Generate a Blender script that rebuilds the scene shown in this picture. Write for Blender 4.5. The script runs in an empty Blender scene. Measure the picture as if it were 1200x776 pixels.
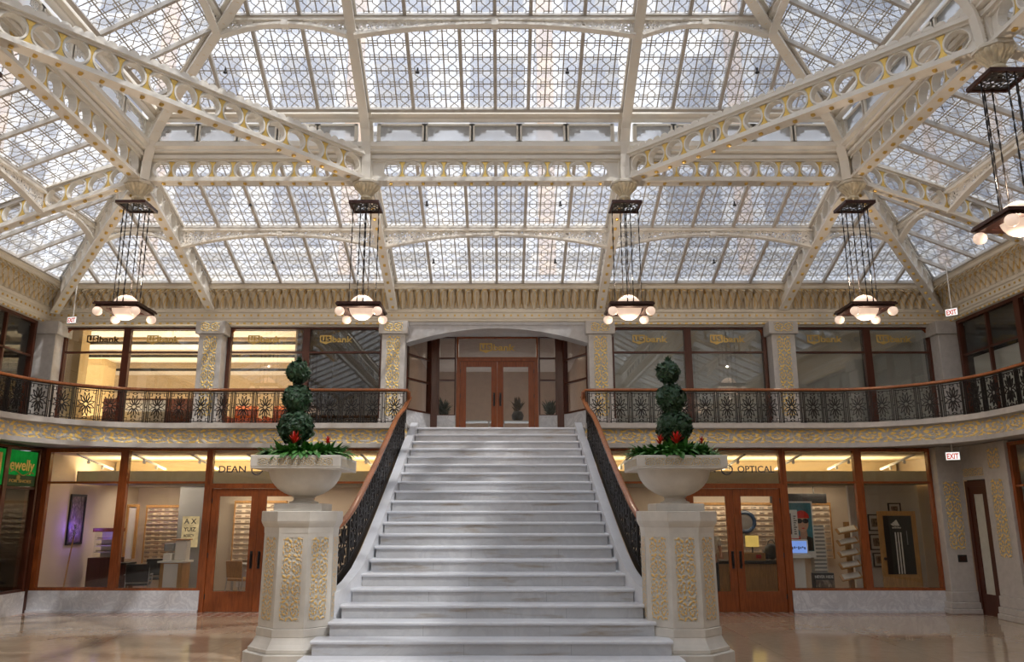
SKY, EXPO, LAMPW, SUN = 2.9, -.2, 45, 4.5
import bpy, bmesh, math, random
from mathutils import Vector as V, Matrix
from math import sin, cos, pi, sqrt, atan2, radians
random.seed(7)
SC = bpy.context.scene
COL = SC.collection
# ------------------------------------------------------------------ materials
class E:
    """socket wrapper so that node maths can be written as expressions"""
    nt = None
    def __init__(s, k): s.k = k
    @staticmethod
    def m(op, *a):
        n = E.nt.nodes.new('ShaderNodeMath'); n.operation = op
        for i, x in enumerate(a):
            if isinstance(x, E): E.nt.links.new(x.k, n.inputs[i])
            else: n.inputs[i].default_value = x
        return E(n.outputs[0])
    def __add__(s, o): return E.m('ADD', s, o)
    __radd__ = __add__
    def __sub__(s, o): return E.m('SUBTRACT', s, o)
    def __rsub__(s, o): return E.m('SUBTRACT', o, s)
    def __mul__(s, o): return E.m('MULTIPLY', s, o)
    __rmul__ = __mul__
    def __truediv__(s, o): return E.m('DIVIDE', s, o)
    def lt(s, o): return E.m('LESS_THAN', s, o)
    def gt(s, o): return E.m('GREATER_THAN', s, o)
    def mx(s, o): return E.m('MAXIMUM', s, o)
    def mn(s, o): return E.m('MINIMUM', s, o)
    def abs(s): return E.m('ABSOLUTE', s)
    def frac(s): return E.m('FRACT', s)
    def floor(s): return E.m('FLOOR', s)
    def sin(s): return E.m('SINE', s)
    def sqrt(s): return E.m('SQRT', s)
def newmat(name):
    m = bpy.data.materials.new(name); m.use_nodes = True
    nt = m.node_tree; nt.nodes.clear(); E.nt = nt
    out = nt.nodes.new('ShaderNodeOutputMaterial')
    return m, nt, out
def node(t, **kw):
    n = E.nt.nodes.new(t)
    for k, v in kw.items():
        if k in n.inputs: n.inputs[k].default_value = v
        else: setattr(n, k, v)
    return n
def lk(a, b): E.nt.links.new(a.k if isinstance(a, E) else a, b)
def c4(c): return (c[0], c[1], c[2], 1)
def coords(kind='Object', scale=(1, 1, 1)):
    t = node('ShaderNodeTexCoord'); mp = node('ShaderNodeMapping'); mp.inputs['Scale'].default_value = scale
    lk(t.outputs[kind], mp.inputs['Vector']); return mp.outputs[0]
def ramp(fac, stops):
    r = node('ShaderNodeValToRGB'); lk(fac, r.inputs[0]); e = r.color_ramp.elements
    while len(e) < len(stops): e.new(0.5)
    for i, (p, c) in enumerate(stops): e[i].position = p; e[i].color = c4(c)
    return r.outputs[0]
def noise(vec, scale, detail=3, rough=.5, dist=0):
    n = node('ShaderNodeTexNoise'); n.inputs['Scale'].default_value = scale; n.inputs['Detail'].default_value = detail
    n.inputs['Roughness'].default_value = rough; n.inputs['Distortion'].default_value = dist
    lk(vec, n.inputs['Vector']); return n.outputs[0]
def mixc(f, a, b):
    n = node('ShaderNodeMix', data_type='RGBA')
    if isinstance(f, (int, float)): n.inputs[0].default_value = f
    else: lk(f, n.inputs[0])
    for i, x in ((6, a), (7, b)):
        if isinstance(x, tuple): n.inputs[i].default_value = c4(x)
        else: lk(x, n.inputs[i])
    return n.outputs[2]
def bump(h, strength=.3, dist=.01):
    b = node('ShaderNodeBump'); b.inputs['Strength'].default_value = strength; b.inputs['Distance'].default_value = dist
    lk(h, b.inputs['Height']); return b.outputs[0]
def plain(name, c, rough=.5, metal=0, var=.08, vs=6, spec=.5, coat=0):
    """paint, plaster, wood ...: a colour with a soft noise of its own"""
    m, nt, out = newmat(name)
    p = node('ShaderNodeBsdfPrincipled'); p.inputs['Roughness'].default_value = rough; p.inputs['Metallic'].default_value = metal
    p.inputs['Specular IOR Level'].default_value = spec; p.inputs['Coat Weight'].default_value = coat
    n = noise(coords(), vs, 4, .6)
    d = tuple(x * (1 - var) for x in c); l = tuple(min(1, x * (1 + var)) for x in c)
    lk(ramp(n, [(.3, d), (.7, l)]), p.inputs['Base Color'])
    lk(p.outputs[0], out.inputs[0]); return m
def wood(name, c, rough=.3):
    m, nt, out = newmat(name)
    p = node('ShaderNodeBsdfPrincipled'); p.inputs['Roughness'].default_value = rough
    n = noise(coords('Object', (14, 14, 1.2)), 3, 5, .6, .6)
    lk(ramp(n, [(.25, tuple(x * .6 for x in c)), (.75, tuple(x * 1.25 for x in c))]), p.inputs['Base Color'])
    lk(p.outputs[0], out.inputs[0]); return m
def marble(name, c, vein, rough=.25, scale=1.2, amount=.5, stain=None):
    m, nt, out = newmat(name)
    p = node('ShaderNodeBsdfPrincipled'); p.inputs['Roughness'].default_value = rough
    co = coords('Object', (1, 1, 1))
    n1 = E(noise(co, scale * 2.2, 6, .65, 1.6))
    v = ((n1 - .5).abs() * 9)
    v = (1 - v.mn(1.0)) * amount
    n2 = noise(co, scale * .8, 3, .5, .3)
    base = ramp(n2, [(.3, tuple(x * .9 for x in c)), (.7, tuple(min(1, x * 1.06) for x in c))])
    col = mixc(v, base, vein)
    if stain:
        g = noise(coords('Object', (1.3, 3, 9)), 1.0, 4, .55, .2)
        s = node('ShaderNodeMapRange'); lk(g, s.inputs[0]); s.inputs[1].default_value = .56; s.inputs[2].default_value = .72; s.inputs[4].default_value = .7
        col = mixc(s.outputs[0], col, stain)
    lk(col, p.inputs['Base Color']); lk(p.outputs[0], out.inputs[0]); return m
def uvxy():
    t = node('ShaderNodeTexCoord'); s = node('ShaderNodeSeparateXYZ'); lk(t.outputs['UV'], s.inputs[0])
    return E(s.outputs[0]), E(s.outputs[1]), t.outputs['UV']
def scrollgold(name, stone, gold, kind='frieze', amount=.5):
    """carved stone with gilded scrolls: UV 0..1 high, unit period along u"""
    m, nt, out = newmat(name)
    u, v, uv = uvxy()
    wob = node('ShaderNodeTexNoise'); wob.inputs['Scale'].default_value = 5.0; wob.inputs['Detail'].default_value = 3; lk(uv, wob.inputs['Vector'])
    w = E(wob.outputs[0]) - .5
    if kind == 'frieze':
        fu = u.frac() - .5; fv = (v - .5)
    elif kind == 'panel':
        fu = ((u - .5).abs() - .25) * 1.6; fv = (v * 1.0).frac() - .5
    else:
        fu = (u.frac() - .5); fv = (v.frac() - .5)
    fu = fu + w * .22; fv = fv + w * .16
    r = ((fu * fu) + (fv * fv)).sqrt()
    th = E.m('ARCTAN2', fv, fu)
    a = (th * 2.0 + r * 26.0).sin()              # curling stems
    b = (th * 7.0 - r * 20.0 + w * 9.0).sin()    # leaf lobes
    f = (E(noise(uv, 13.0, 3, .6, .8)) - .5) * 2.0   # fine foliage
    s = (a * .55 + b * .45 + f)
    edge = (v.mn(1 - v).gt(.07)) if kind != 'field' else (v.gt(-99.0))
    if kind == 'panel': edge = (u.mn(1 - u)).gt(.06)
    mask = s.gt(amount) * edge
    h = s * .5
    p = node('ShaderNodeBsdfPrincipled')
    n2 = noise(coords(), 4, 4, .6)
    st = ramp(n2, [(.3, tuple(x * .9 for x in stone)), (.7, tuple(min(1, x * 1.07) for x in stone))])
    lk(mixc(mask, st, gold), p.inputs['Base Color'])
    lk(mask * .35, p.inputs['Metallic']); lk(.62 - mask * .28, p.inputs['Roughness'])
    lk(bump((h.mn(1.0)).mx(-1.0) * edge, .75, .03), p.inputs['Normal'])
    lk(p.outputs[0], out.inputs[0]); return m
def clearglass(name, tint=(.96, .97, .96), f0=.04, frost=0.0):
    """thin pane: mirror reflection by Schlick on either side, the rest straight through (or scattered if frosted)"""
    m, nt, out = newmat(name)
    ge = node('ShaderNodeNewGeometry'); dt = node('ShaderNodeVectorMath', operation='DOT_PRODUCT')
    lk(ge.outputs['Normal'], dt.inputs[0]); lk(ge.outputs['Incoming'], dt.inputs[1])
    c = 1 - E(dt.outputs['Value']).abs()
    fr = c * c * c * c * c * (1 - f0) + f0
    t = node('ShaderNodeBsdfTransparent'); t.inputs[0].default_value = c4(tint); body = t.outputs[0]
    if frost:
        tl = node('ShaderNodeBsdfTranslucent'); tl.inputs[0].default_value = c4(tint)
        fm = node('ShaderNodeMixShader'); fm.inputs[0].default_value = frost; lk(t.outputs[0], fm.inputs[1]); lk(tl.outputs[0], fm.inputs[2]); body = fm.outputs[0]
    g = node('ShaderNodeBsdfGlossy'); g.inputs['Roughness'].default_value = .015
    mx = node('ShaderNodeMixShader'); lk(fr, mx.inputs[0]); lk(body, mx.inputs[1]); lk(g.outputs[0], mx.inputs[2])
    lk(mx.outputs[0], out.inputs[0]); return m
def tracery(name, came=(.46, .44, .41), t_share=.74):
    """leaded skylight glass: cames drawn as opaque strips in a unit cell of UV, frosted glass between"""
    m, nt, out = newmat(name)
    u, v, uv = uvxy()
    fu, fv = u.frac(), v.frac()
    a, b = (fu - .5).abs(), (fv - .5).abs()
    bars = a.gt(.460).mx(b.gt(.455))
    diag = (b - a * .95).abs().lt(.038) * a.lt(.24)
    side = (a - .225).abs().lt(.026) * b.gt(.20)
    stub = (b - .33).abs().lt(.030) * a.gt(.225)
    mask = bars.mx(diag).mx(side).mx(stub)
    cell = node('ShaderNodeTexWhiteNoise', noise_dimensions='2D'); fl = node('ShaderNodeVectorMath', operation='FLOOR'); 
    sc = node('ShaderNodeVectorMath', operation='MULTIPLY'); lk(uv, sc.inputs[0]); sc.inputs[1].default_value = (2, 2, 1)
    lk(sc.outputs[0], fl.inputs[0]); lk(fl.outputs[0], cell.inputs[0])
    tint = ramp(cell.outputs[0], [(0, (.72, .75, .82)), (.5, (.82, .84, .88)), (1, (.90, .89, .87))])
    d = node('ShaderNodeBsdfDiffuse'); d.inputs[0].default_value = c4(came)
    tr = node('ShaderNodeBsdfTransparent'); lk(tint, tr.inputs[0])
    tl = node('ShaderNodeBsdfTranslucent'); lk(tint, tl.inputs[0])
    gm = node('ShaderNodeMixShader'); gm.inputs[0].default_value = 1 - t_share
    lk(tr.outputs[0], gm.inputs[1]); lk(tl.outputs[0], gm.inputs[2])
    mx = node('ShaderNodeMixShader'); lk(mask, mx.inputs[0]); lk(gm.outputs[0], mx.inputs[1]); lk(d.outputs[0], mx.inputs[2])
    lk(mx.outputs[0], out.inputs[0]); return m
def pierced(name, c, scale=9, cut=.5, rough=.5):
    """cast metal plate pierced all over: real holes through alpha"""
    m, nt, out = newmat(name)
    vo = node('ShaderNodeTexVoronoi', feature='DISTANCE_TO_EDGE'); vo.inputs['Scale'].default_value = scale; lk(coords(), vo.inputs['Vector'])
    hole = E(vo.outputs[0]).gt(cut)
    p = node('ShaderNodeBsdfPrincipled'); p.inputs['Base Color'].default_value = c4(c); p.inputs['Roughness'].default_value = rough
    t = node('ShaderNodeBsdfTransparent')
    mx = node('ShaderNodeMixShader'); lk(hole, mx.inputs[0]); lk(p.outputs[0], mx.inputs[1]); lk(t.outputs[0], mx.inputs[2])
    lk(mx.outputs[0], out.inputs[0]); return m
def glow(name, c, s, var=0.0):
    m, nt, out = newmat(name)
    e = node('ShaderNodeEmission'); e.inputs[1].default_value = s
    if var:
        n = noise(coords(), 6, 3); lk(ramp(n, [(.3, tuple(x * (1 - var) for x in c)), (.7, c)]), e.inputs[0])
    else: e.inputs[0].default_value = c4(c)
    lk(e.outputs[0], out.inputs[0]); return m
def globeglass(name, c, s):
    m, nt, out = newmat(name)
    p = node('ShaderNodeBsdfPrincipled'); p.inputs['Base Color'].default_value = (.72, .60, .52, 1); p.inputs['Roughness'].default_value = .2
    p.inputs['Emission Color'].default_value = c4(c); p.inputs['Emission Strength'].default_value = s
    lk(p.outputs[0], out.inputs[0]); return m
M = {}
M['steel'] = plain('cream_painted_steel', (.85, .81, .735), .38, 0, .04, 3)
M['steel_soft'] = plain('cream_painted_plaster', (.74, .68, .57), .5, 0, .06, 3)
M['bar'] = plain('grey_glazing_bar', (.50, .465, .42), .5, 0, .05, 3)
M['gold'] = plain('gilding', (.80, .55, .16), .32, .75, .1, 20)
M['filigree'] = pierced('pierced_cream_iron', (.84, .81, .76), 17, .13)
M['lace'] = pierced('pierced_cream_fretwork', (.86, .83, .78), 30, .19)
M['plate_iron'] = pierced('pierced_black_iron', (.02, .018, .017), 14, .13)
M['came'] = tracery('leaded_skylight_glass')
M['clere'] = clearglass('clerestory_glass', (.92, .94, .97), .05, .5)
M['glass'] = clearglass('shop_glass', (.96, .97, .96), .04)
M['bank_glass'] = clearglass('bank_plate_glass', (.94, .95, .94), .13)
M['stone'] = plain('grey_granite', (.50, .475, .45), .45, 0, .09, 9)
M['stone_dk'] = plain('grey_granite_beam', (.46, .45, .45), .45, 0, .09, 7)
M['limestone'] = plain('pale_limestone', (.66, .62, .555), .5, 0, .08, 5)
M['gold_frieze'] = scrollgold('gilded_frieze_stone', (.53, .50, .47), (.98, .70, .20), 'frieze', .16)
M['gold_panel'] = scrollgold('gilded_pillar_panel', (.50, .475, .44), (.98, .70, .20), 'panel', .15)
M['gold_ped'] = scrollgold('gilded_limestone_panel', (.66, .61, .53), (.88, .58, .18), 'panel', .22)
M['gold_rim'] = scrollgold('gilded_urn_rim', (.68, .63, .54), (.78, .55, .22), 'frieze', .35)
M['stair'] = marble('stair_marble', (.56, .56, .565), (.40, .40, .42), .28, .9, .35, (.30, .22, .13))
M['tread'] = marble('tread_marble', (.74, .755, .79), (.6, .61, .65), .3, .9, .3)
M['white_marble'] = marble('white_marble', (.72, .73, .75), (.42, .43, .47), .2, 1.6, .55)
M['wood'] = wood('mahogany', (.27, .070, .018), .26)
M['wood_dk'] = wood('dark_mahogany', (.075, .018, .008), .35)
M['rail'] = wood('polished_handrail_wood', (.34, .125, .05), .18)
M['oak'] = wood('light_oak', (.50, .27, .09), .4)
M['iron'] = plain('black_iron', (.020, .017, .016), .42, .5, .2, 12)
M['bronze'] = plain('dark_bronze', (.055, .022, .016), .32, .5, .2, 8)
M['leaf_dk'] = plain('ivy_leaf', (.020, .058, .022), .5, 0, .6, 30)
M['leaf'] = plain('green_leaf', (.060, .19, .035), .35, 0, .4, 18)
M['red'] = plain('red_bract', (.62, .02, .012), .4, 0, .2, 20)
M['soil'] = plain('soil', (.05, .035, .025), .9, 0, .3, 20)
M['stem'] = plain('woody_stem', (.10, .06, .03), .8, 0, .3, 20)
M['globe'] = globeglass('opal_globe_glass', (1, .72, .54), .72)
M['plaster'] = plain('warm_plaster', (.74, .64, .52), .8, 0, .04, 2)
M['cream'] = plain('cream_ceiling', (.84, .70, .47), .8, 0, .03, 2)
M['white'] = plain('white_paint', (.78, .77, .74), .6, 0, .04, 3)
M['grey'] = plain('grey_paint', (.30, .31, .31), .6, 0, .05, 3)
M['black'] = plain('black_plastic', (.012, .012, .013), .4, 0, .2, 8)
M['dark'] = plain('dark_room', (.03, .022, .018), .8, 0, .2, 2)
M['steelgrey'] = plain('brushed_steel', (.55, .55, .55), .3, .9, .05, 20)
M['blind'] = plain('grey_roller_blind', (.50, .49, .45), .8, 0, .04, 3)
M['navy'] = plain('navy_letter', (.02, .03, .09), .4, 0, .05, 3)
M['logo_shaded'] = plain('shaded_gold_letter', (.06, .035, .015), .4, 0, .1, 3)  # the same gold leaf, with its backlit darkness put into the colour
M['logo_gold'] = plain('gold_letter', (.60, .42, .13), .35, .3, .1, 3)
M['ochre'] = plain('ochre_paint', (.58, .42, .20), .7, 0, .05, 2)
M['court'] = plain('glazed_court_brick', (.66, .66, .67), .5, 0, .1, 1.5)
M['courtwin'] = plain('court_window_pane', (.24, .25, .29), .3, 0, .25, .6)
M['courtpeach'] = plain('terracotta_court_brick', (.62, .47, .37), .6, 0, .1, 2)
# ------------------------------------------------------------------ mesh builder
LOC = {}
class MB:
    def __init__(s): s.v = []; s.f = []; s.uv = []; s.mi = []; s.cur = 0
    def poly(s, pts, uv=None):
        b = len(s.v); s.v += [V(p) for p in pts]; s.f.append(list(range(b, b + len(pts)))); s.uv.append(uv); s.mi.append(s.cur)
    def mesh(s, vs, fs, uvs=None):
        b = len(s.v); s.v += [V(p) for p in vs]
        for i, f in enumerate(fs): s.f.append([b + k for k in f]); s.uv.append(uvs[i] if uvs else None); s.mi.append(s.cur)
    def obox(s, c, a, b, d):
        """box: centre and three half-axis vectors"""
        c, a, b, d = V(c), V(a), V(b), V(d)
        vs = [c + a * i + b * j + d * k for k in (-1, 1) for j in (-1, 1) for i in (-1, 1)]
        fs = [(0, 2, 3, 1), (4, 5, 7, 6), (0, 1, 5, 4), (2, 6, 7, 3), (0, 4, 6, 2), (1, 3, 7, 5)]
        if a.cross(b).dot(d) < 0: fs = [tuple(reversed(f)) for f in fs]
        s.mesh(vs, fs); return s
    def box(s, x0, x1, y0, y1, z0, z1):
        return s.obox(((x0 + x1) / 2, (y0 + y1) / 2, (z0 + z1) / 2), (abs(x1 - x0) / 2, 0, 0), (0, abs(y1 - y0) / 2, 0), (0, 0, abs(z1 - z0) / 2))
    def beam(s, p0, p1, w, h, up=(0, 0, 1)):
        p0, p1 = V(p0), V(p1); d = (p1 - p0); L = d.length
        if L < 1e-6: return s
        d /= L; up = V(up); sd = d.cross(up)
        if sd.length < 1e-4: sd = d.cross(V((1, 0, 0)))
        sd.normalize(); u = sd.cross(d).normalized()
        return s.obox((p0 + p1) / 2, d * L / 2, sd * w / 2, u * h / 2)
    def tube(s, pts, r, n=8, closed=False):
        pts = [V(p) for p in pts]; k = len(pts); rr = r if isinstance(r, (list, tuple)) else [r] * k
        rings = []; ref = None
        for i, p in enumerate(pts):
            d = (pts[(i + 1) % k if closed else min(i + 1, k - 1)] - pts[(i - 1) % k if closed else max(i - 1, 0)]).normalized()
            if ref is None:
                ref = d.cross(V((0, 0, 1)))
                if ref.length < 1e-3: ref = d.cross(V((1, 0, 0)))
            ref = (ref - d * ref.dot(d)).normalized(); bi = d.cross(ref)
            rings.append([p + (ref * cos(2 * pi * j / n) + bi * sin(2 * pi * j / n)) * rr[i] for j in range(n)])
        vs = [q for g in rings for q in g]; fs = []
        for i in range(k if closed else k - 1):
            a, b = i * n, ((i + 1) % k) * n
            for j in range(n): fs.append((a + j, a + (j + 1) % n, b + (j + 1) % n, b + j))
        if not closed: fs.append(tuple(reversed(range(n)))); fs.append(tuple(range((k - 1) * n, k * n)))
        s.mesh(vs, fs); return s
    def lathe(s, prof, c=(0, 0, 0), n=24, rot=0, sq=False):
        """revolve (r, z) pairs about z; n = 4 or 8 gives square or octagonal work (r is then the apothem)"""
        c = V(c); k = 1 / cos(pi / n) if sq else 1
        vs = [c + V((r * k * cos(2 * pi * (j + .5 * (1 if sq else 0)) / n + rot), r * k * sin(2 * pi * (j + .5 * (1 if sq else 0)) / n + rot), z)) for r, z in prof for j in range(n)]
        fs = []
        for i in range(len(prof) - 1):
            for j in range(n): fs.append((i * n + j, i * n + (j + 1) % n, (i + 1) * n + (j + 1) % n, (i + 1) * n + j))
        fs.append(tuple(reversed(range(n)))); fs.append(tuple(range((len(prof) - 1) * n, len(prof) * n)))
        s.mesh(vs, fs); return s
    def sphere(s, c, r, nu=20, nv=12, sz=1):
        prof = [(max(1e-4, r * sin(pi * i / nv)), -r * sz * cos(pi * i / nv)) for i in range(nv + 1)]
        return s.lathe(prof, c, nu)
    def prism(s, pts, vec):
        """a polygon given a thickness; pts any planar loop"""
        a = [V(p) for p in pts]; vec = V(vec); n = len(a)
        nrm = V((0, 0, 0))
        for i in range(n): nrm += a[i].cross(a[(i + 1) % n])
        if nrm.dot(vec) < 0: a.reverse()
        b = [p + vec for p in a]
        fs = [tuple(reversed(range(n))), tuple(range(n, 2 * n))] + [(i, (i + 1) % n, n + (i + 1) % n, n + i) for i in range(n)]
        s.mesh(a + b, fs); return s
    def sweep(s, path, prof, closed=False, ups=None):
        """sweep a profile [(out, up)] along points; out is the horizontal normal to the left of travel"""
        path = [V(p) for p in path]; n = len(path); m = len(prof); vs = []
        for i, p in enumerate(path):
            t0 = (path[i] - path[i - 1]) if i > 0 else None; t1 = (path[i + 1] - path[i]) if i < n - 1 else None
            f = lambda t: V((-t.y, t.x, 0)).normalized()
            if t0 is None: nn = f(t1)
            elif t1 is None: nn = f(t0)
            else:
                a, b = f(t0), f(t1); nn = (a + b).normalized(); nn = nn / max(.3, nn.dot(a))
            vs += [p + nn * o + V((0, 0, z)) for o, z in prof]
        fs = []
        for i in range(n - 1):
            for j in range(m): fs.append((i * m + j, i * m + (j + 1) % m, (i + 1) * m + (j + 1) % m, (i + 1) * m + j))
        fs.append(tuple(range(m))); fs.append(tuple(reversed(range((n - 1) * m, n * m))))
        s.mesh(vs, fs); return s
    def build(s, name, mat, parent=None, smooth=False, bevel=0, label=None, fix=True, **tags):
        off = V(LOC.get(parent.name, (0, 0, 0))) if parent else V((0, 0, 0))
        me = bpy.data.meshes.new(name)
        me.from_pydata([tuple(p - off) for p in s.v], [], s.f)
        for m in (mat if isinstance(mat, (list, tuple)) else [mat]): me.materials.append(m)
        if any(s.uv):
            l = me.uv_layers.new(name='UVMap'); k = 0
            for fi, f in enumerate(s.f):
                for j in range(len(f)):
                    l.data[k].uv = s.uv[fi][j] if s.uv[fi] else (0, 0); k += 1
        for i, p in enumerate(me.polygons):
            p.material_index = s.mi[i]; p.use_smooth = bool(smooth)
        if fix:
            bm = bmesh.new(); bm.from_mesh(me); bmesh.ops.recalc_face_normals(bm, faces=bm.faces[:]); bm.to_mesh(me); bm.free()
        if smooth and smooth != 'all':
            me.set_sharp_from_angle(angle=radians(38))
        o = bpy.data.objects.new(name, me); COL.objects.link(o)
        if parent: o.parent = parent
        LOC[o.name] = tuple(off)
        if bevel:
            b = o.modifiers.new('bevel', 'BEVEL'); b.width = bevel; b.segments = 2; b.limit_method = 'ANGLE'
        if label: o['label'] = label
        for k, x in tags.items(): o[k] = x
        return o
def thing(name, label, cat, loc=(0, 0, 0), group=None, kind=None):
    o = bpy.data.objects.new(name, None); COL.objects.link(o); o.location = loc; o.empty_display_size = .1
    o['label'] = label; o['category'] = cat
    if group: o['group'] = group
    if kind: o['kind'] = kind
    LOC[o.name] = tuple(loc); return o
def tag(o, label, cat, group=None, kind=None):
    o['label'] = label; o['category'] = cat
    if group: o['group'] = group
    if kind: o['kind'] = kind
    return o
def dup(root, loc, label=None, rotz=None, group=None, scale=None):
    def cp(o, par):
        c = o.copy(); COL.objects.link(c)
        if par: c.parent = par
        for ch in list(o.children): cp(ch, c)
        return c
    r = cp(root, None); r.location = loc
    if rotz is not None: r.rotation_euler = (0, 0, rotz)
    if scale: r.scale = (scale,) * 3
    if label: r['label'] = label
    if group: r['group'] = group
    return r
def share(o, loc, parent=None, rotz=0, name=None):
    c = o.copy(); COL.objects.link(c); c.location = loc; c.rotation_euler = (0, 0, rotz)
    if parent: c.parent = parent
    return c
def text_mb(txt, h, ox, oz, y, depth=.012, bold=.0, align='LEFT', plane='XZ', flip=False, width=None):
    """lettering as solid glyphs: returns an MB standing in the XZ plane facing -Y at depth y"""
    cu = bpy.data.curves.new('t', 'FONT'); cu.body = txt; cu.size = h / .72; cu.extrude = depth / 2; cu.offset = bold; cu.align_x = align; cu.resolution_u = 3
    ob = bpy.data.objects.new('t', cu); COL.objects.link(ob)
    bpy.context.view_layer.update()
    me = bpy.data.meshes.new_from_object(ob.evaluated_get(bpy.context.evaluated_depsgraph_get()))
    vs = [v.co.copy() for v in me.vertices]; fs = [tuple(p.vertices) for p in me.polygons]
    bpy.data.objects.remove(ob); bpy.data.curves.remove(cu); bpy.data.meshes.remove(me)
    x0 = min(v.x for v in vs); x1 = max(v.x for v in vs); k = (width / (x1 - x0)) if width else 1
    sh = x0 if align == 'LEFT' else 0
    mb = MB(); mb.mesh([V((ox + (v.x - sh) * k, y - v.z, oz + v.y)) for v in vs], fs); mb.width = (x1 - x0) * k
    return mb
# ------------------------------------------------------------------ dimensions (metres, court centre line X = 0, camera looks along +Y)
HM = 3.75            # mezzanine floor
YB = 16.66           # face of the balcony
YS = 16.78           # lower shop fronts
YW = 18.95           # upper wall
XW = 11.0            # upper side walls
XS = 9.55            # lower side fronts
YN = -5.0            # wall behind the viewer
RX, RX2, RY, RZ = 6.93, 2.5, 14.45, 8.22    # roof ring: column lines and level
NB = {-1: 9.45, 1: 9.85}      # the second column line, measured on either side
BAYS = {q: [14.45, NB[q], 5.25, .65, -3.95] for q in (-1, 1)}
side = lambda s: 'west' if s < 0 else 'east'
# ------------------------------------------------------------------ floor
m, nt, out = newmat('polished_court_floor')
p_ = node('ShaderNodeBsdfPrincipled'); p_.inputs['Roughness'].default_value = .07; p_.inputs['Specular IOR Level'].default_value = .65
co = coords(); n1 = noise(co, .6, 5, .6, .8); n2 = noise(co, 9, 4, .6)
c1 = ramp(n1, [(.25, (.42, .31, .20)), (.5, (.50, .38, .26)), (.75, (.55, .44, .32))])
c2 = mixc(.25, c1, ramp(n2, [(.3, (.30, .22, .16)), (.7, (.52, .43, .34))]))
tc = node('ShaderNodeSeparateXYZ'); lk(co, tc.inputs[0]); X_, Y_ = E(tc.outputs[0]), E(tc.outputs[1])
jx = ((X_ * .5).frac() - .5).abs().gt(.4965); jy = ((Y_ * .5).frac() - .5).abs().gt(.4965)
lk(mixc(jx.mx(jy) * .35, c2, (.25, .18, .13)), p_.inputs['Base Color']); lk(p_.outputs[0], out.inputs[0]); M['floor'] = m
m, nt, out = newmat('mosaic_border')
p_ = node('ShaderNodeBsdfPrincipled'); p_.inputs['Roughness'].default_value = .16
vo = node('ShaderNodeTexVoronoi'); vo.inputs['Scale'].default_value = 30; lk(coords(), vo.inputs['Vector'])
sx = node('ShaderNodeSeparateXYZ'); lk(coords(), sx.inputs[0]); X_, Y_ = E(sx.outputs[0]), E(sx.outputs[1])
dot = ((((X_ * 5).frac() - .5) * ((X_ * 5).frac() - .5)) + (((Y_ * 5).frac() - .5) * ((Y_ * 5).frac() - .5))).lt(.06)
base = ramp(vo.outputs[1], [(.2, (.22, .11, .08)), (.5, (.32, .19, .14)), (.8, (.42, .28, .21))])
lk(mixc(dot * .6, base, (.66, .58, .50)), p_.inputs['Base Color']); lk(p_.outputs[0], out.inputs[0]); M['mosaic'] = m
b = MB(); b.box(-XS - 3, XS + 3, YN, 16.05, -.2, 0); b.build('floor', M['floor'], label='polished beige stone floor of the court around the staircase', category='floor', kind='structure')
b = MB(); b.box(-XS - 3, XS + 3, 16.05, YS + .2, -.2, .0); b.build('floor_border', M['mosaic'], label='reddish mosaic border of the floor along the shop fronts', category='floor', kind='structure')
b = MB(); b.box(-XS - 3, XS + 3, YS + .2, 24, -.2, .0); b.build('floor_shop', plain('shop_carpet', (.20, .15, .12), .9), label='dark floor inside the ground floor shops', category='floor', kind='structure')
# ------------------------------------------------------------------ mezzanine slab and gilded balcony fascia
def balcony_path(s, off=0.0, ydeep=YN, xin=1.9, n=14):
    """points from the stair along the court edge, round the corner and down the side"""
    R = 2.3 - off; cx, cy = 6.9, YB - 2.3
    pts = [(s * xin, YB - off, 0)]
    for i in range(n + 1):
        a = pi / 2 * (1 - i / n); pts.append((s * (cx + R * cos(a)), cy + R * sin(a), 0))
    pts.append((s * (cx + R), ydeep, 0)); return pts
def strip_len(pts):
    L = [0]
    for a, c in zip(pts, pts[1:]): L.append(L[-1] + (V(c) - V(a)).length)
    return L
for s in (-1, 1):
    path = balcony_path(s, 0, YN, 1.86)
    b = MB()
    top = [(x, y, HM) for x, y, _ in path]; bot = [(x, y, 3.27) for x, y, _ in path]
    back = [(s * (XW + 2.5), YN), (s * (XW + 2.5), 24.5), (0, 24.5), (0, 17.32), (s * 1.86, 17.32)]
    ring = top + [(x, y, HM) for x, y in back]
    b.prism(ring, (0, 0, -.05))
    b.prism([(x, y, 3.32) for x, y, _ in ring], (0, 0, -.05))
    b.build('mezzanine_slab', M['stone'], label=f'mezzanine floor slab on the {side(s)} half of the court', category='floor', kind='structure', fix=True)
    L = strip_len(path); b = MB()
    for i in range(len(path) - 1):
        (x0, y0, _), (x1, y1, _) = path[i], path[i + 1]; u0, u1 = L[i] / .62, L[i + 1] / .62
        b.poly([(x0, y0, 3.33), (x1, y1, 3.33), (x1, y1, 3.66), (x0, y0, 3.66)], [(u0, 0), (u1, 0), (u1, 1), (u0, 1)])
    face = b
    root = thing('balcony_fascia', f'curved balcony fascia with gilded scrollwork, {side(s)} half', 'balcony', (s * 6, YB, 3.27), kind='structure')
    face.build('gilded_frieze', M['gold_frieze'], root, smooth=True, label='gilded scrollwork frieze')
    sg = -1 if s < 0 else 1
    o = lambda pr: [(a * s, c) for a, c in pr]
    b = MB(); b.sweep(path, o([(-.12, 3.655), (.045, 3.655), (.055, 3.70), (.055, 3.76), (-.12, 3.76)])); b.build('kerb', M['stone'], root, smooth=True)
    b = MB(); b.sweep(path, o([(-.15, 3.25), (.05, 3.25), (.05, 3.29), (.015, 3.335), (-.15, 3.335)])); b.build('lower_moulding', M['stone'], root, smooth=True)
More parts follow.
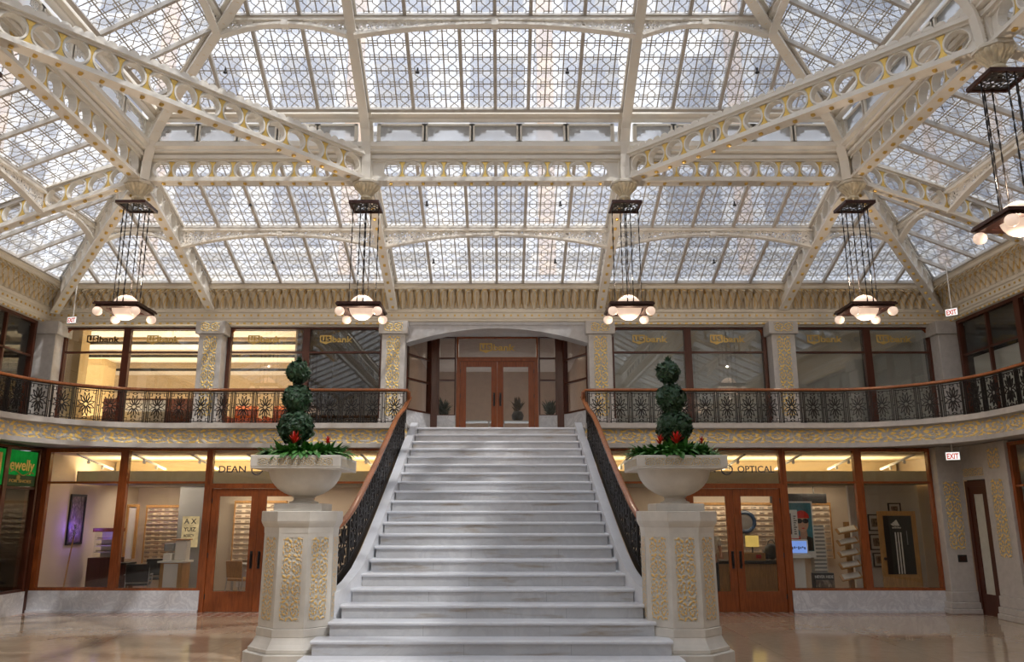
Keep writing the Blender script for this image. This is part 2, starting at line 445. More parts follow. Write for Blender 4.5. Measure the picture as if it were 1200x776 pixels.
# ------------------------------------------------------------------ upper walls: pillars, arch, cornice
def wallbox(name, label, *bx, mat='stone'):
    b = MB(); b.box(*bx); return b.build(name, M[mat], label=label, category='wall', kind='structure')
wallbox('wall_north_header', 'granite strip above the bank windows', -XW, XW, YW, YW + .35, 6.38, 7.2)
for s in (-1, 1):
    wallbox(f'wall_{side(s)}_header', f'granite strip above the {side(s)} gallery windows', s * XW, s * (XW + .35), YN, YW + .35, 6.38, 7.2)
wallbox('wall_south', 'plain stone wall of the court behind the viewer', -XW - 2, XW + 2, YN - .3, YN, 0, 13.2, mat='limestone')
def pillar(x, y, name, label, face=0, w=.56, corner=0):
    root = thing(name, label, 'pillar', (x, y, HM), kind='structure')
    d = .3; z1 = 6.13
    b = MB(); b.box(x - w / 2, x + w / 2, y - d, y + d, HM, z1); b.build('shaft', M['stone'], root, bevel=.012)
    b = MB(); b.box(x - w / 2 - .07, x + w / 2 + .07, y - d - .08, y + d, z1, 6.44); b.build('capital', M['stone'], root, bevel=.015)
    b = MB(); b.box(x - w / 2 - .03, x + w / 2 + .03, y - d - .03, y + d, HM, HM + .35); b.build('plinth', M['stone'], root, bevel=.015)
    return root
def gilt(root, x, y, z0, z1, w, rep, side_=None, name='gilded_panel', mat='gold_panel'):
    b = MB()
    if side_ is None: b.poly([(x - w / 2, y, z0), (x + w / 2, y, z0), (x + w / 2, y, z1), (x - w / 2, y, z1)], [(0, 0), (1, 0), (1, rep), (0, rep)])
    else:
        s = side_; b.poly([(x, y + w / 2 * s, z0), (x, y - w / 2 * s, z0), (x, y - w / 2 * s, z1), (x, y + w / 2 * s, z1)], [(0, 0), (1, 0), (1, rep), (0, rep)])
    return b.build(name, M[mat], root, label='gilded scrollwork panel', fix=False)
pl = {-6.87: 'second pillar west of the entrance arch', -2.48: 'pillar at the west springing of the entrance arch', 2.48: 'pillar at the east springing of the entrance arch', 6.87: 'second pillar east of the entrance arch'}
for x, t in pl.items():
    r = pillar(x, YW, 'gilded_pillar', 'granite upper ' + t + ' with gilded panel')
    gilt(r, x, YW - .304, HM + .4, 6.08, .36, 5); gilt(r, x, YW - .385, 6.18, 6.40, .5, 1)
for s in (-1, 1):
    r = pillar(s * (XW - .16), YW, 'corner_pillar', f'plain granite pillar in the {side(s)} corner of the gallery', w=.5)
    for ci, y in enumerate((14.45, NB[s], 5.25)):
        pillar(s * XW, y, 'gallery_pillar', f'granite pillar of the {side(s)} gallery, ' + ('nearest the bank', 'second from the bank', 'third from the bank')[ci], w=.56)
# arch over the bank entrance
root = thing('entrance_arch', 'shallow grey marble arch over the bank entrance', 'arch', (0, YW, 6.0), kind='structure')
n = 18; xs = [-2.22 + 4.44 * i / n for i in range(n + 1)]
loop = [(x, YW - .18, 5.93 + .37 * (1 - (x / 2.22) ** 2)) for x in xs] + [(2.22, YW - .18, 6.44), (-2.22, YW - .18, 6.44)]
b = MB()
for i in range(n):
    q = [loop[i], loop[i + 1], (xs[i + 1], YW - .18, 6.44), (xs[i], YW - .18, 6.44)]
    b.prism(q, (0, .45, 0))
b.build('arch_stone', M['stone_dk'], root)
b = MB(); b.box(-2.2, 2.2, YW - .2, YW + 1.3, 6.38, 6.45); b.build('soffit', M['stone_dk'], root)
# leafed cornice, real relief
def cornice(name, label, p0, p1, nrm, trim0=0, trim1=0):
    """p0->p1 along the wall base line, nrm points into the court; mitred at corners by trim (metres of extra run per metre out)"""
    p0, p1, nrm = V(p0), V(p1), V(nrm); d = (p1 - p0).normalized(); L = (p1 - p0).length
    root = thing(name, label, 'cornice', tuple((p0 + p1) / 2 + V((0, 0, 6.44))), kind='structure')
    def row(prof, nseg, disp=None):
        b = MB(); pts = []
        for i, (o, z) in enumerate(prof):
            r = []
            for j in range(nseg + 1):
                t = j / nseg; s0, s1 = trim0 * o, L - trim1 * o; ss = s0 + (s1 - s0) * t
                dd = disp(ss, i / (len(prof) - 1)) if disp else 0
                r.append(p0 + d * ss + nrm * (o + dd * .8) + V((0, 0, z - dd * .5)))
            pts.append(r)
        for i in range(len(prof) - 1):
            for j in range(nseg):
                u0, u1 = (L * j / nseg) / .2, (L * (j + 1) / nseg) / .2; v0, v1 = i / (len(prof) - 1), (i + 1) / (len(prof) - 1)
                b.poly([pts[i][j], pts[i][j + 1], pts[i + 1][j + 1], pts[i + 1][j]], [(u0, v0), (u1, v0), (u1, v1), (u0, v1)])
        return b
    low = [(0, 6.40), (.10, 6.42), (.10, 6.47), (.13, 6.49), (.13, 6.53), (.16, 6.56), (.16, 6.68), (.20, 6.70), (.20, 6.76), (.16, 6.79)]
    row(low, 1).build('lower_moulding', M['steel_soft'], root, smooth=True, fix=False)
    prof = [(.14 + .42 * (1 - cos(t * pi / 2)), 6.79 + .38 * sin(t * pi / 2)) for t in [i / 12 for i in range(13)]]
    def leaf(ss, v):
        x = (ss / .2) % 1.0 - .5
        wdt = .47 * sqrt(max(0, 1 - (max(0, v - .55) / .45) ** 2.2)) * (.55 + .45 * min(1, v / .5))
        if abs(x) > wdt or v > .985: return -.06
        return .055 * (1 - (abs(x) / max(.01, wdt)) ** 2) + (.022 if abs(x) < .07 else 0) + .05 * v
    row(prof, int(L / .2 * 10), leaf).build('leaf_frieze', M['leafgold'], root, smooth='all', fix=False)
    top = [(.56, 7.17), (.60, 7.19), (.60, 7.25), (.64, 7.27), (.64, 7.33), (.30, 7.33)]
    row(top, 1).build('upper_moulding', M['steel_soft'], root, smooth=True, fix=False)
    # gilded beads under the lower moulding
    b = MB(); k = int(L / .17)
    for j in range(k):
        q = p0 + d * (L * (j + .5) / k) + nrm * .165; b.obox(q + V((0, 0, 6.62)), d * .022, nrm * .012, V((0, 0, .022)))
        q = p0 + d * (L * (j + .5) / k) + nrm * .085; b.obox(q + V((0, 0, 6.435)), d * .03, nrm * .028, V((0, 0, .02)))
    b.build('gilded_bead', M['gold'], root)
m, nt, out = newmat('leaf_frieze_plaster')
u, v, uv = uvxy(); fu = (u.frac() - .5).abs()
tq = (v - .55).mx(0.0) / .45; wd = (1 - tq * tq).mx(0.0).sqrt() * .47 * ((v / .5).mn(1.0) * .45 + .55); edge = (fu - wd).abs().lt(.055) * v.gt(.12); vein = fu.lt(.03) * v.gt(.2) * v.lt(.85); tip = (v - .965).abs().lt(.03) * fu.lt(.2)
p_ = node('ShaderNodeBsdfPrincipled'); p_.inputs['Roughness'].default_value = .45
lk(mixc(tip.mx(vein).mx(edge) * .85, (.66, .59, .47), (.66, .44, .13)), p_.inputs['Base Color']); lk(p_.outputs[0], out.inputs[0]); M['leafgold'] = m
cornice('cornice_north', 'gilded leaf cornice above the bank windows', (-XW, YW - .02, 0), (XW, YW - .02, 0), (0, -1, 0), 1, 1)
cornice('cornice_west', 'gilded leaf cornice along the west side of the court', (-XW + .02, YN, 0), (-XW + .02, YW, 0), (1, 0, 0), 0, 1)
cornice('cornice_east', 'gilded leaf cornice along the east side of the court', (XW - .02, YW, 0), (XW - .02, YN, 0), (-1, 0, 0), 1, 0)
# ------------------------------------------------------------------ roof steelwork
def curve_cells(L, m0, m1, n):
    return [(m0 + (L - m0 - m1) * i / n, m0 + (L - m0 - m1) * (i + 1) / n) for i in range(n)]
def girder(name, label, p0, p1, h0, h1, n, m0=.25, m1=.25, th=.09, fw=.24, studs=True, scallop=False, group=None, bow=0.0, orn=True, rfac=.40):
    p0, p1 = V(p0), V(p1); L = (p1 - p0).length; d = (p1 - p0) / L; Z = V((0, 0, 1)); nn = d.cross(Z).normalized()
    root = thing(name, label, 'girder', tuple(p0), group, kind='structure')
    hh = lambda s: h0 + (h1 - h0) * s / L
    bt = lambda s: -bow * 4 * (s / L) * (1 - s / L)
    pt = lambda s, t, w=0: p0 + d * s + Z * (bt(s) + t) + nn * w
    b = MB(); hw = th / 2; rings = MB()
    cells = curve_cells(L, m0, m1, n); NS = 24
    for a, c in ((0, m0), (L - m1, L)):
        for w in (-hw, hw): b.poly([pt(a, 0, w), pt(c, 0, w), pt(c, hh(c), w), pt(a, hh(a), w)])
    orn_pts = []
    for a, c in cells:
        s0 = (a + c) / 2; h = hh(s0); r = min((c - a) * .405, h * rfac); t0 = h / 2 + .0
        ang = [2 * pi * (k + .5) / NS for k in range(NS)]
        corner = []
        for q in ang:
            x, y = cos(q), sin(q); k = min(((c - a) / 2) / max(1e-6, abs(x)), (h / 2) / max(1e-6, abs(y)))
            ss, tt = s0 + x * k, t0 + y * k
            corner.append((ss, tt / h * hh(ss)))
        for k in range(NS):
            k2 = (k + 1) % NS; q1, q2 = ang[k], ang[k2]
            i1, i2 = (s0 + r * cos(q1), t0 + r * sin(q1)), (s0 + r * cos(q2), t0 + r * sin(q2))
            for w in (-hw, hw): b.poly([pt(*corner[k], w), pt(*corner[k2], w), pt(*i2, w), pt(*i1, w)])
            b.poly([pt(*i1, -hw), pt(*i2, -hw), pt(*i2, hw), pt(*i1, hw)])
            o1, o2 = (s0 + r * 1.17 * cos(q1), t0 + r * 1.17 * sin(q1)), (s0 + r * 1.17 * cos(q2), t0 + r * 1.17 * sin(q2))
            for sg in (-1, 1):
                w0, w1 = sg * hw, sg * (hw + .022)
                rings.poly([pt(*i1, w1), pt(*i2, w1), pt(*o2, w1), pt(*o1, w1)])
                rings.poly([pt(*o1, w0), pt(*o2, w0), pt(*o2, w1), pt(*o1, w1)]); rings.poly([pt(*i1, w0), pt(*i2, w0), pt(*i2, w1), pt(*i1, w1)])
        orn_pts.append((c, hh(c)))
    # the last cell corners leave slivers: close them with thin fillets behind
    for a, c in cells:
        for s_ in (a, c):
            b.obox(pt(s_, hh(s_) / 2), d * .012, nn * hw * .98, Z * hh(s_) / 2)
    b.build('web', M['steel'], root)
    rings.build('ring_moulding', M['steel'], root)
    K = 10 if bow else 1
    for nm, t_, hgt, wd in (('bottom_flange', lambda s: 0, .06, fw), ('top_flange', hh, .07, fw + .06)):
        b = MB()
        for i in range(K):
            a, c = L * i / K, L * (i + 1) / K
            A, B_ = pt(a, t_(a)), pt(c, t_(c)); b.beam(A, B_, wd, hgt)
            sg = 1 if nm[0] == 'b' else -1
            b.beam(A + Z * sg * .05, B_ + Z * sg * .05, wd * .62, .05)
        if nm[0] == 't' and scallop:
            k = int(L / .16)
            for j in range(k):
                for sg in (-1, 1):
                    q = pt(L * (j + .5) / k, hh(0) + .035, sg * (wd / 2 - .015))
                    b.prism([q + d * .075 * cos(pi * i / 6) + Z * .055 * sin(pi * i / 6) for i in range(7)], nn * .02)
        b.build(nm, M['steel'], root)
    if studs:
        k = max(2, round(L / .31)); proto = None
        for j in range(k):
            s_ = L * (j + .5) / k; q = pt(s_, -.03)
            if proto is None:
                b = MB(); vs = [q + d * .028 * x + nn * .028 * y + Z * z for z, e in ((0, 1), (-.03, 1)) for x, y in ((-1, -1), (1, -1), (1, 1), (-1, 1))]
                vs.append(q - Z * .05); b.mesh(vs, [(0, 1, 5, 4), (1, 2, 6, 5), (2, 3, 7, 6), (3, 0, 4, 7), (4, 5, 8), (5, 6, 8), (6, 7, 8), (7, 4, 8)])
                proto = b.build('gilded_stud', M['gold'], root, label='gilded stud'); q0 = q
            else:
                o = proto.copy(); COL.objects.link(o); o.parent = root; o.location = q - q0
    if orn:
        proto = None
        for s_, h in orn_pts[:-1]:
            q = pt(s_, h / 2); k = h
            prof0 = [(-.052, .36), (.052, .36), (.040, .30), (.020, .20), (.014, .10), (.030, .03), (.030, -.03), (.014, -.10), (.020, -.20), (.040, -.30), (.052, -.36), (-.052, -.36), (-.040, -.30), (-.020, -.20), (-.014, -.10), (-.030, -.03), (-.030, .03), (-.014, .10), (-.020, .20), (-.040, .30)]
            prof = [(x_ * 1.2, y_ * .95) for x_, y_ in prof0]
            if proto is None or h0 != h1:
                b = MB(); P = lambda x, y: q + d * x * (h / .48) + Z * y * h
                for i in range(10):   # quads down the symmetric outline
                    a_, c_ = prof[(1 + i) % 20], prof[(2 + i) % 20]
                    if i == 9: continue
                    b.prism([P(-a_[0], a_[1]) - nn * (hw + .018), P(a_[0], a_[1]) - nn * (hw + .018), P(c_[0], c_[1]) - nn * (hw + .018), P(-c_[0], c_[1]) - nn * (hw + .018)], nn * (th + .036))
                o = b.build('gilded_ornament', M['gold'], root, label='gilded bell-shaped ornament between two circles')
                if proto is None: proto, q0 = o, q
            else:
                o = proto.copy(); COL.objects.link(o); o.parent = root; o.location = q - q0
    return root
A = {}  # ring nodes
ringpts = [(-RX, RY), (-RX2, RY), (RX2, RY), (RX, RY)]
girder('roof_girder', 'horizontal openwork girder over the centre of the bank entrance, between the middle pendants', (-RX2, RY, RZ), (RX2, RY, RZ), .46, .46, 11, .28, .28, scallop=False)
girder('roof_girder', 'horizontal openwork girder under the west clerestory windows of the end bay, beside the middle girder', (-RX, RY, RZ), (-RX2, RY, RZ), .46, .46, 10, .22, .22)
girder('roof_girder', 'horizontal openwork girder under the east clerestory windows of the end bay, beside the middle girder', (RX2, RY, RZ), (RX, RY, RZ), .46, .46, 10, .22, .22)
for s in (-1, 1):
    girder('diagonal_girder', f'long diagonal openwork girder crossing the {side(s)} corner bay of the roof ring', (s * RX2, RY, RZ), (s * RX, NB[s], RZ), .50, .50, 15, .22, .22, scallop=True)
    girder('roof_girder', f'openwork girder of the {side(s)} side of the roof ring, behind the diagonal girder', (s * RX, RY, RZ), (s * RX, NB[s], RZ), .46, .46, 10, .22, .22)
    girder('roof_girder', f'openwork girder of the {side(s)} side of the roof ring, nearer bay beyond the diagonal girder', (s * RX, NB[s], RZ), (s * RX, 5.25, RZ), .46, .46, 10, .22, .22)
    for x, nm in ((RX, 'outer'), (RX2, 'inner')):
        girder('roof_rib', f'sloping openwork rib from the {side(s)} {nm} pendant down to the bank window pillar', (s * x, RY, RZ), (s * x, YW - .32, 6.74), .46, .50, 9, .2, .55, fw=.2, orn=False, bow=-.05, rfac=.36)
    for y, nm in ((RY, 'far'), (NB[s], 'near')):
        girder('roof_rib', f'sloping openwork rib from the {nm} {side(s)} pendant down to the {side(s)} wall', (s * RX, y, RZ), (s * (XW - .3), y, 6.74), .46, .52, 8, .2, .45, fw=.2, orn=True, bow=-.05)
    girder('hip_rib', f'sloping openwork hip rib running into the {side(s)} corner of the cornice', (s * RX, RY, RZ), (s * (XW - .32), YW - .32, 6.66), .46, .56, 12, .2, .6, fw=.2, orn=False, bow=-.05, rfac=.36)
# capital pendants under the ring nodes
def capital(x, y, label):
    root = thing('pendant_capital', label, 'capital', (x, y, RZ - .5), kind='structure')
    z = RZ - .03
    b = MB(); b.lathe([(.15, z - .10), (.26, z - .06), (.26, z - .025), (.24, z)], (x, y, 0), 8, 0, True); b.build('abacus', M['steel_soft'], root)
    b = MB(); nf = 16; prof = [(.13, -.40), (.15, -.34), (.20, -.27), (.27, -.19), (.31, -.14), (.31, -.10)]
    vs = []; fs = []
    for r, zz in prof:
        for j in range(nf * 4):
            a = 2 * pi * j / (nf * 4); k = r * .70 * (1 + .15 * abs(sin(a * nf / 2)) * (1 if r > .14 else 0)); vs.append((x + k * cos(a), y + k * sin(a), z + zz * .72))
    N = nf * 4
    for i in range(len(prof) - 1):
        for j in range(N): fs.append((i * N + j, i * N + (j + 1) % N, (i + 1) * N + (j + 1) % N, (i + 1) * N + j))
    b.mesh(vs, fs); b.build('fluted_bell', M['capgold'], root, smooth='all')
    b = MB(); b.lathe([(r_ * .72, z + q_ * .68) for r_, q_ in [(.02, -.70), (.05, -.68), (.07, -.64), (.075, -.58), (.13, -.55), (.165, -.49), (.155, -.44), (.12, -.41), (.15, -.395), (.15, -.37), (.1, -.35)]], (x, y, 0), 20); b.build('bulb', M['capgold'], root, smooth=True)
    return root
M['capgold'] = plain('gilded_cream_plaster', (.76, .66, .47), .42, .08, .14, 14)
capital(-RX, RY, 'fluted capital under the far west corner of the roof ring')
capital(-RX2, RY, 'fluted capital at the west end of the middle girder')
capital(RX2, RY, 'fluted capital at the east end of the middle girder')
capital(RX, RY, 'fluted capital under the far east corner of the roof ring')
capital(RX, NB[1], 'fluted capital at the near end of the east diagonal girder')
capital(-RX, NB[-1], 'fluted capital at the near end of the west diagonal girder')
# ------------------------------------------------------------------ glazed slopes
class Plane:
    def __init__(s, o, u, up): s.o, s.u, s.v = V(o), V(u).normalized(), V(up).normalized(); s.n = s.u.cross(s.v).normalized()
    def __call__(s, a, c, w=0): return s.o + s.u * a + s.v * c + s.n * w
def clip_range(poly, u):
    vs = []
    for (a, b), (c, d) in zip(poly, poly[1:] + poly[:1]):
        if (a - u) * (c - u) <= 0 and abs(a - c) > 1e-9: vs.append(b + (d - b) * (u - a) / (c - a))
    return (min(vs), max(vs)) if len(vs) >= 2 else None
def skylight(pl, poly, label, u0, u1, groups, cell_v=.272, flip=1):
    """glazed panel of a roof slope: leaded glass plus glazing bars; groups = cells between thick bars across u0..u1"""
    N = sum(groups); cw = (u1 - u0) / N
    c = pl(sum(p[0] for p in poly) / len(poly), sum(p[1] for p in poly) / len(poly))
    root = thing('skylight_panel', label, 'skylight', tuple(c), 'leaded skylight panels', kind='structure')
    b = MB(); b.poly([pl(*p) for p in poly], [((p[0] - u0) / cw, p[1] / cell_v) for p in poly]); b.build('leaded_glass', M['came'], root, fix=False)
    acc = 0
    for g in groups[:-1]:
        acc += g; u = u0 + acc * cw; r = clip_range(poly, u)
        if r and r[1] - r[0] > .15:
            b = MB(); b.obox(pl(u, sum(r) / 2, -.03 * flip), pl.u * .03, pl.v * (r[1] - r[0]) / 2, pl.n * .045); b.build('glazing_bar', M['bar'], root)
    b = MB(); gx, gy = sum(p[0] for p in poly) / len(poly), sum(p[1] for p in poly) / len(poly)
    def inn(p):
        dx, dy = gx - p[0], gy - p[1]; k = .055 / max(.1, sqrt(dx * dx + dy * dy)); return (p[0] + dx * k, p[1] + dy * k)
    fpoly = [inn(p) for p in poly]
    for p, q in zip(fpoly, fpoly[1:] + fpoly[:1]):
        b.beam(pl(*p, -.03 * flip), pl(*q, -.03 * flip), .07, .09, pl.n)
    b.build('frame', M['bar'], root)
    return root
G16 = [3, 3, 2, 2, 3, 3]; G15 = [3] * 5
zl0, zl1 = 7.34, 8.74; yb0, yb1 = YW - .62, RY + .14; xb0, xb1 = XW - .62, RX + .14
LV = sqrt((yb0 - yb1) ** 2 + (zl1 - zl0) ** 2); mid = LV * .50
P = Plane((0, yb0, zl0), (1, 0, 0), (0, yb1 - yb0, zl1 - zl0))
fl = 1 if P.n.z > 0 else -1
bays = [(-RX, -RX2, G15, 'west bay'), (-RX2, RX2, G16, 'middle bay'), (RX2, RX, G15, 'east bay')]
for a, c, g, t in bays:
    skylight(P, [(a, 0), (c, 0), (c, mid), (a, mid)], f'lower row skylight panel of the end slope, {t}, just above the cornice', a, c, g, flip=fl)
    skylight(P, [(a, mid), (c, mid), (c, LV), (a, LV)], f'upper row skylight panel of the end slope, {t}, below the girder', a, c, g, flip=fl)
for s in (-1, 1):
    k = lambda v: s * (xb0 + (xb1 - xb0) * v / LV)
    g = [3, 3, 3, 3]
    u_a, u_b = (s * xb0, s * RX) if s < 0 else (s * RX, s * xb0)
    skylight(P, [(k(0), 0), (s * RX, 0), (s * RX, mid), (k(mid), mid)][::-s], f'lower row corner skylight panel of the end slope beside the {side(s)} hip', u_a, u_b, g, flip=fl)
    skylight(P, [(k(mid), mid), (s * RX, mid), (s * RX, LV), (k(LV), LV)][::-s], f'upper row corner skylight panel of the end slope beside the {side(s)} hip', u_a, u_b, g, flip=fl)
    Q = Plane((s * xb0, 0, zl0), (0, 1, 0), (s * (xb1 - xb0), 0, zl1 - zl0)); LS = sqrt((xb0 - xb1) ** 2 + (zl1 - zl0) ** 2); ms = LS * .5
    fq = 1 if Q.n.z > 0 else -1
    ky = lambda v: yb0 + (yb1 - yb0) * v / LS
    skylight(Q, [(RY, 0), (ky(0), 0), (ky(ms), ms), (RY, ms)], f'lower row corner skylight panel of the {side(s)} slope beside the hip', RY, yb0, [3, 3, 3, 3], flip=fq)
    skylight(Q, [(RY, ms), (ky(ms), ms), (ky(LS), LS), (RY, LS)], f'upper row corner skylight panel of the {side(s)} slope beside the hip', RY, yb0, [3, 3, 3, 3], flip=fq)
    for i in range(4):
        y1, y0 = BAYS[s][i], BAYS[s][i + 1]; od = ['first', 'second', 'third', 'fourth'][i]
        if i == 3: y0 = YN
        for v0, v1, t in ((0, ms, 'lower'), (ms, LS, 'upper')):
            skylight(Q, [(y0, v0), (y1, v0), (y1, v1), (y0, v1)], f'{t} row skylight panel of the {side(s)} slope, {od} bay from the bank end', y0, y1, G15, flip=fq)
# tie arches at mid slope
def tie(p0, p1, rise, name, label, drop=.42, flat=.10, th=.05):
    p0, p1 = V(p0), V(p1); L = (p1 - p0).length; d = (p1 - p0) / L; Z = V((0, 0, 1)); nn = d.cross(Z).normalized()
    root = thing(name, label, 'tie arch', tuple((p0 + p1) / 2), kind='structure')
    n = 20; s = [L * i / n for i in range(n + 1)]; dp = [drop - (drop - flat) * (1 - (2 * i / n - 1) ** 2) for i in range(n + 1)]
    b = MB()
    for i in range(n):
        b.prism([p0 + d * s[i] - Z * dp[i], p0 + d * s[i + 1] - Z * dp[i + 1], p0 + d * s[i + 1], p0 + d * s[i]], nn * .02)
    b.build('pierced_spandrel', M['filigree'], root, label='pierced lacework spandrel')
    b = MB()
    for i in range(n): b.beam(p0 + d * s[i] - Z * dp[i], p0 + d * s[i + 1] - Z * dp[i + 1], .13, .045)
    b.build('arched_flange', M['steel'], root)
    b = MB(); b.beam(p0 + Z * .02, p1 + Z * .02, .14, .09); b.beam(p0 + Z * .1, p1 + Z * .1, .06, .1); b.build('purlin', M['steel'], root)
    q = (p0 + p1) / 2 - Z * flat; b = MB(); b.obox(q, d * .06, nn * .08, Z * .045); b.build('keystone', M['steel'], root)
zm = P(0, mid).z - .08; ym = P(0, mid).y
for a, c, g, t in bays: tie((a + .05, ym, zm), (c - .05, ym, zm), 0, 'tie_arch', f'flat arched tie with pierced spandrel halfway up the end slope, {t}', .40)
for s in (-1, 1):
    kx = s * (xb0 + xb1) / 2; kq = s * (xb0 + (xb1 - xb0) * .5)
    tie((s * (RX + .05), ym, zm), (kx, ym, zm), 0, 'tie_arch', f'short arched tie of the end slope in the {side(s)} corner bay', .34, .06)
    tie((kq, RY + .05, zm), (kq, ym - .05, zm), 0, 'tie_arch', f'short arched tie of the {side(s)} slope in the corner bay', .34, .06)
    for i, od in ((0, 'first'), (1, 'second')):
        tie((kq, BAYS[s][i + 1] + .05, zm), (kq, BAYS[s][i] - .05, zm), 0, 'tie_arch', f'flat arched tie halfway up the {side(s)} slope, {od} bay from the bank end', .40)
# sill beam, clerestory and upper roof
UY, UX, UZ = 13.92, 6.42, 9.47    # foot of the upper slope
SLP = .557
def mould(path, prof, name, label, mat='steel'):
    b = MB(); b.sweep(path, prof); return b.build(name, M[mat], label=label, category='beam', kind='structure', smooth=True)
cy = RY - .12; cx = RX - .12
ring_path = [(cx, YN, 0), (cx, cy, 0), (-cx, cy, 0), (-cx, YN, 0)]
mould(ring_path, [(-.06, 8.74), (.10, 8.76), (.10, 8.80), (.16, 8.84), (.16, 8.93), (.10, 8.96), (-.10, 8.96), (-.10, 8.74)], 'sill_beam', 'moulded cream sill beam running under the clerestory windows')
hp = [(cx - .2, YN, 0), (cx - .2, cy - .2, 0), (-cx + .2, cy - .2, 0), (-cx + .2, YN, 0)]
mould(hp, [(-.06, 9.34), (.08, 9.34), (.08, 9.38), (.14, 9.42), (.14, 9.50), (-.06, 9.50)], 'head_beam', 'moulded cream beam above the clerestory windows')
def clerestory(p0, p1, n, label):
    p0, p1 = V(p0), V(p1); L = (p1 - p0).length; d = (p1 - p0) / L; Z = V((0, 0, 1)); nn = d.cross(Z).normalized(); w = L / n
    for i in range(n):
        a = p0 + d * w * (i + .5)
        od = ['first', 'second', 'third', 'fourth', 'fifth'][i]
        root = thing('clerestory_window', f'{od} small fretted clerestory window {label}', 'window', tuple(a + Z * 8.96), 'clerestory windows', kind='structure')
        h0, h1 = 8.96, 9.35; hw = w / 2 - .045
        b = MB()
        for sg in (-1, 1): b.obox(a + d * sg * (w / 2 - .02) + Z * (h0 + h1) / 2, d * .035, nn * .05, Z * (h1 - h0) / 2)
        b.obox(a + Z * (h0 + .012), d * w / 2, nn * .05, Z * .02); b.obox(a + Z * (h1 - .012), d * w / 2, nn * .05, Z * .02)
        b.build('frame', M['steel'], root)
        b = MB(); b.obox(a + Z * (h0 + h1) / 2 , d * hw, nn * .004, Z * (h1 - h0) / 2); b.build('pane', M['clere'], root)
        # stepped fretwork band under the head
        b = MB(); q = lambda x, z: a + d * x + Z * z - nn * .02
        H = h1 - .02
        for x0, x1, dz in ((-hw, -hw * .72, .22), (-hw * .72, -hw * .45, .15), (-hw * .45, hw * .45, .09), (hw * .45, hw * .72, .15), (hw * .72, hw, .22)):
            b.prism([q(x0, H - dz), q(x1, H - dz), q(x1, H), q(x0, H)], nn * .016)
        b.build('fretwork', M['lace'], root)
Yc = cy - .02
clerestory((-RX2 + .2, Yc, 0), (RX2 - .2, Yc, 0), 5, 'from the west above the middle girder')
clerestory((-cx + .22, Yc, 0), (-RX2 - .2, Yc, 0), 5, 'from the corner above the west end girder')
clerestory((RX2 + .2, Yc, 0), (cx - .22, Yc, 0), 5, 'from the middle above the east end girder')
for s in (-1, 1):
    for i, od in ((0, 'first'), (1, 'second'), (2, 'third'), (3, 'last')):
        y0 = max(BAYS[s][i + 1], YN)
        clerestory((s * (cx - .02), BAYS[s][i] - .2 - (.15 if i == 0 else 0), 0), (s * (cx - .02), y0 + .2, 0), 5, f'from the bank end in the {od} bay of the {side(s)} side')
U = Plane((0, UY, UZ), (1, 0, 0), (0, -1, SLP)); ku = sqrt(1 + SLP ** 2)
fu_ = 1 if U.n.z > 0 else -1
hipx = lambda run: UX - run
run1, run2 = 1.62, 3.9; ridge = UX
def up_poly(a, c, r0, r1):
    """part of the end slope between column lines a..c and horizontal runs r0..r1, cut by the hips"""
    pts = []
    def clampx(x, r): return max(-hipx(r), min(hipx(r), x))
    pts = [(clampx(a, r0), r0 * ku), (clampx(c, r0), r0 * ku)]
    for t in [i / 12 for i in range(1, 13)]:
        r = r0 + (r1 - r0) * t; pts.append((clampx(c, r), r * ku))
    for t in [i / 12 for i in range(12, 0, -1)]:
        r = r0 + (r1 - r0) * t; pts.append((clampx(a, r), r * ku))
    o = []
    for p in pts:
        if not o or (abs(p[0] - o[-1][0]) + abs(p[1] - o[-1][1])) > 1e-5: o.append(p)
    # drop collinear points
    keep = [p for i, p in enumerate(o) if abs((o[i][0] - o[i - 1][0]) * (o[(i + 1) % len(o)][1] - o[i][1]) - (o[i][1] - o[i - 1][1]) * (o[(i + 1) % len(o)][0] - o[i][0])) > 1e-6]
    return keep
for a, c, g, t in bays:
    for r0, r1, tt in ((0, run1, 'lower'), (run1, 3.92 if abs(a) != abs(c) else 4.1, 'upper')):
        skylight(U, up_poly(a, c, r0, r1), f'{tt} panel of the raised end slope over the {t}, above the clerestory', a, c, g, flip=fu_)
    if abs(a) == abs(c): skylight(U, up_poly(a, c, 4.1, 6.4), 'topmost triangular panel of the raised end slope', a, c, g, flip=fu_)
for s in (-1, 1):
    Q = Plane((s * UX, 0, UZ), (0, 1, 0), (-s, 0, SLP)); fq = 1 if Q.n.z > 0 else -1
    yh = lambda r: UY - r
    for i, od in ((0, 'first'), (1, 'second'), (2, 'third'), (3, 'last')):
        y1, y0 = BAYS[s][i], BAYS[s][i + 1] if i < 3 else YN
        for r0, r1, tt in ((0, run1, 'lowest'), (run1, 4.0, 'middle'), (4.0, UX, 'topmost')):
            pts = [(y0, r0), (min(y1, yh(r0)), r0)]
            for k in range(1, 9):
                r = r0 + (r1 - r0) * k / 8; pts.append((max(y0, min(y1, yh(r))), r))
            pts.append((y0, r1)); o = []
            for p in pts:
                p = (p[0], p[1] * ku)
                if not o or abs(p[0] - o[-1][0]) + abs(p[1] - o[-1][1]) > 1e-4: o.append(p)
            if len(o) > 2 and abs(o[0][0] - o[-1][0]) + abs(o[0][1] - o[-1][1]) < 1e-4: o.pop()
            if len(o) < 3: continue
            area = abs(sum(o[j][0] * o[(j + 1) % len(o)][1] - o[(j + 1) % len(o)][0] * o[j][1] for j in range(len(o)))) / 2
            if area > .1: skylight(Q, o, f'{tt} panel of the raised {side(s)} slope, {od} bay from the bank end', y0, y1, G15, flip=fq)
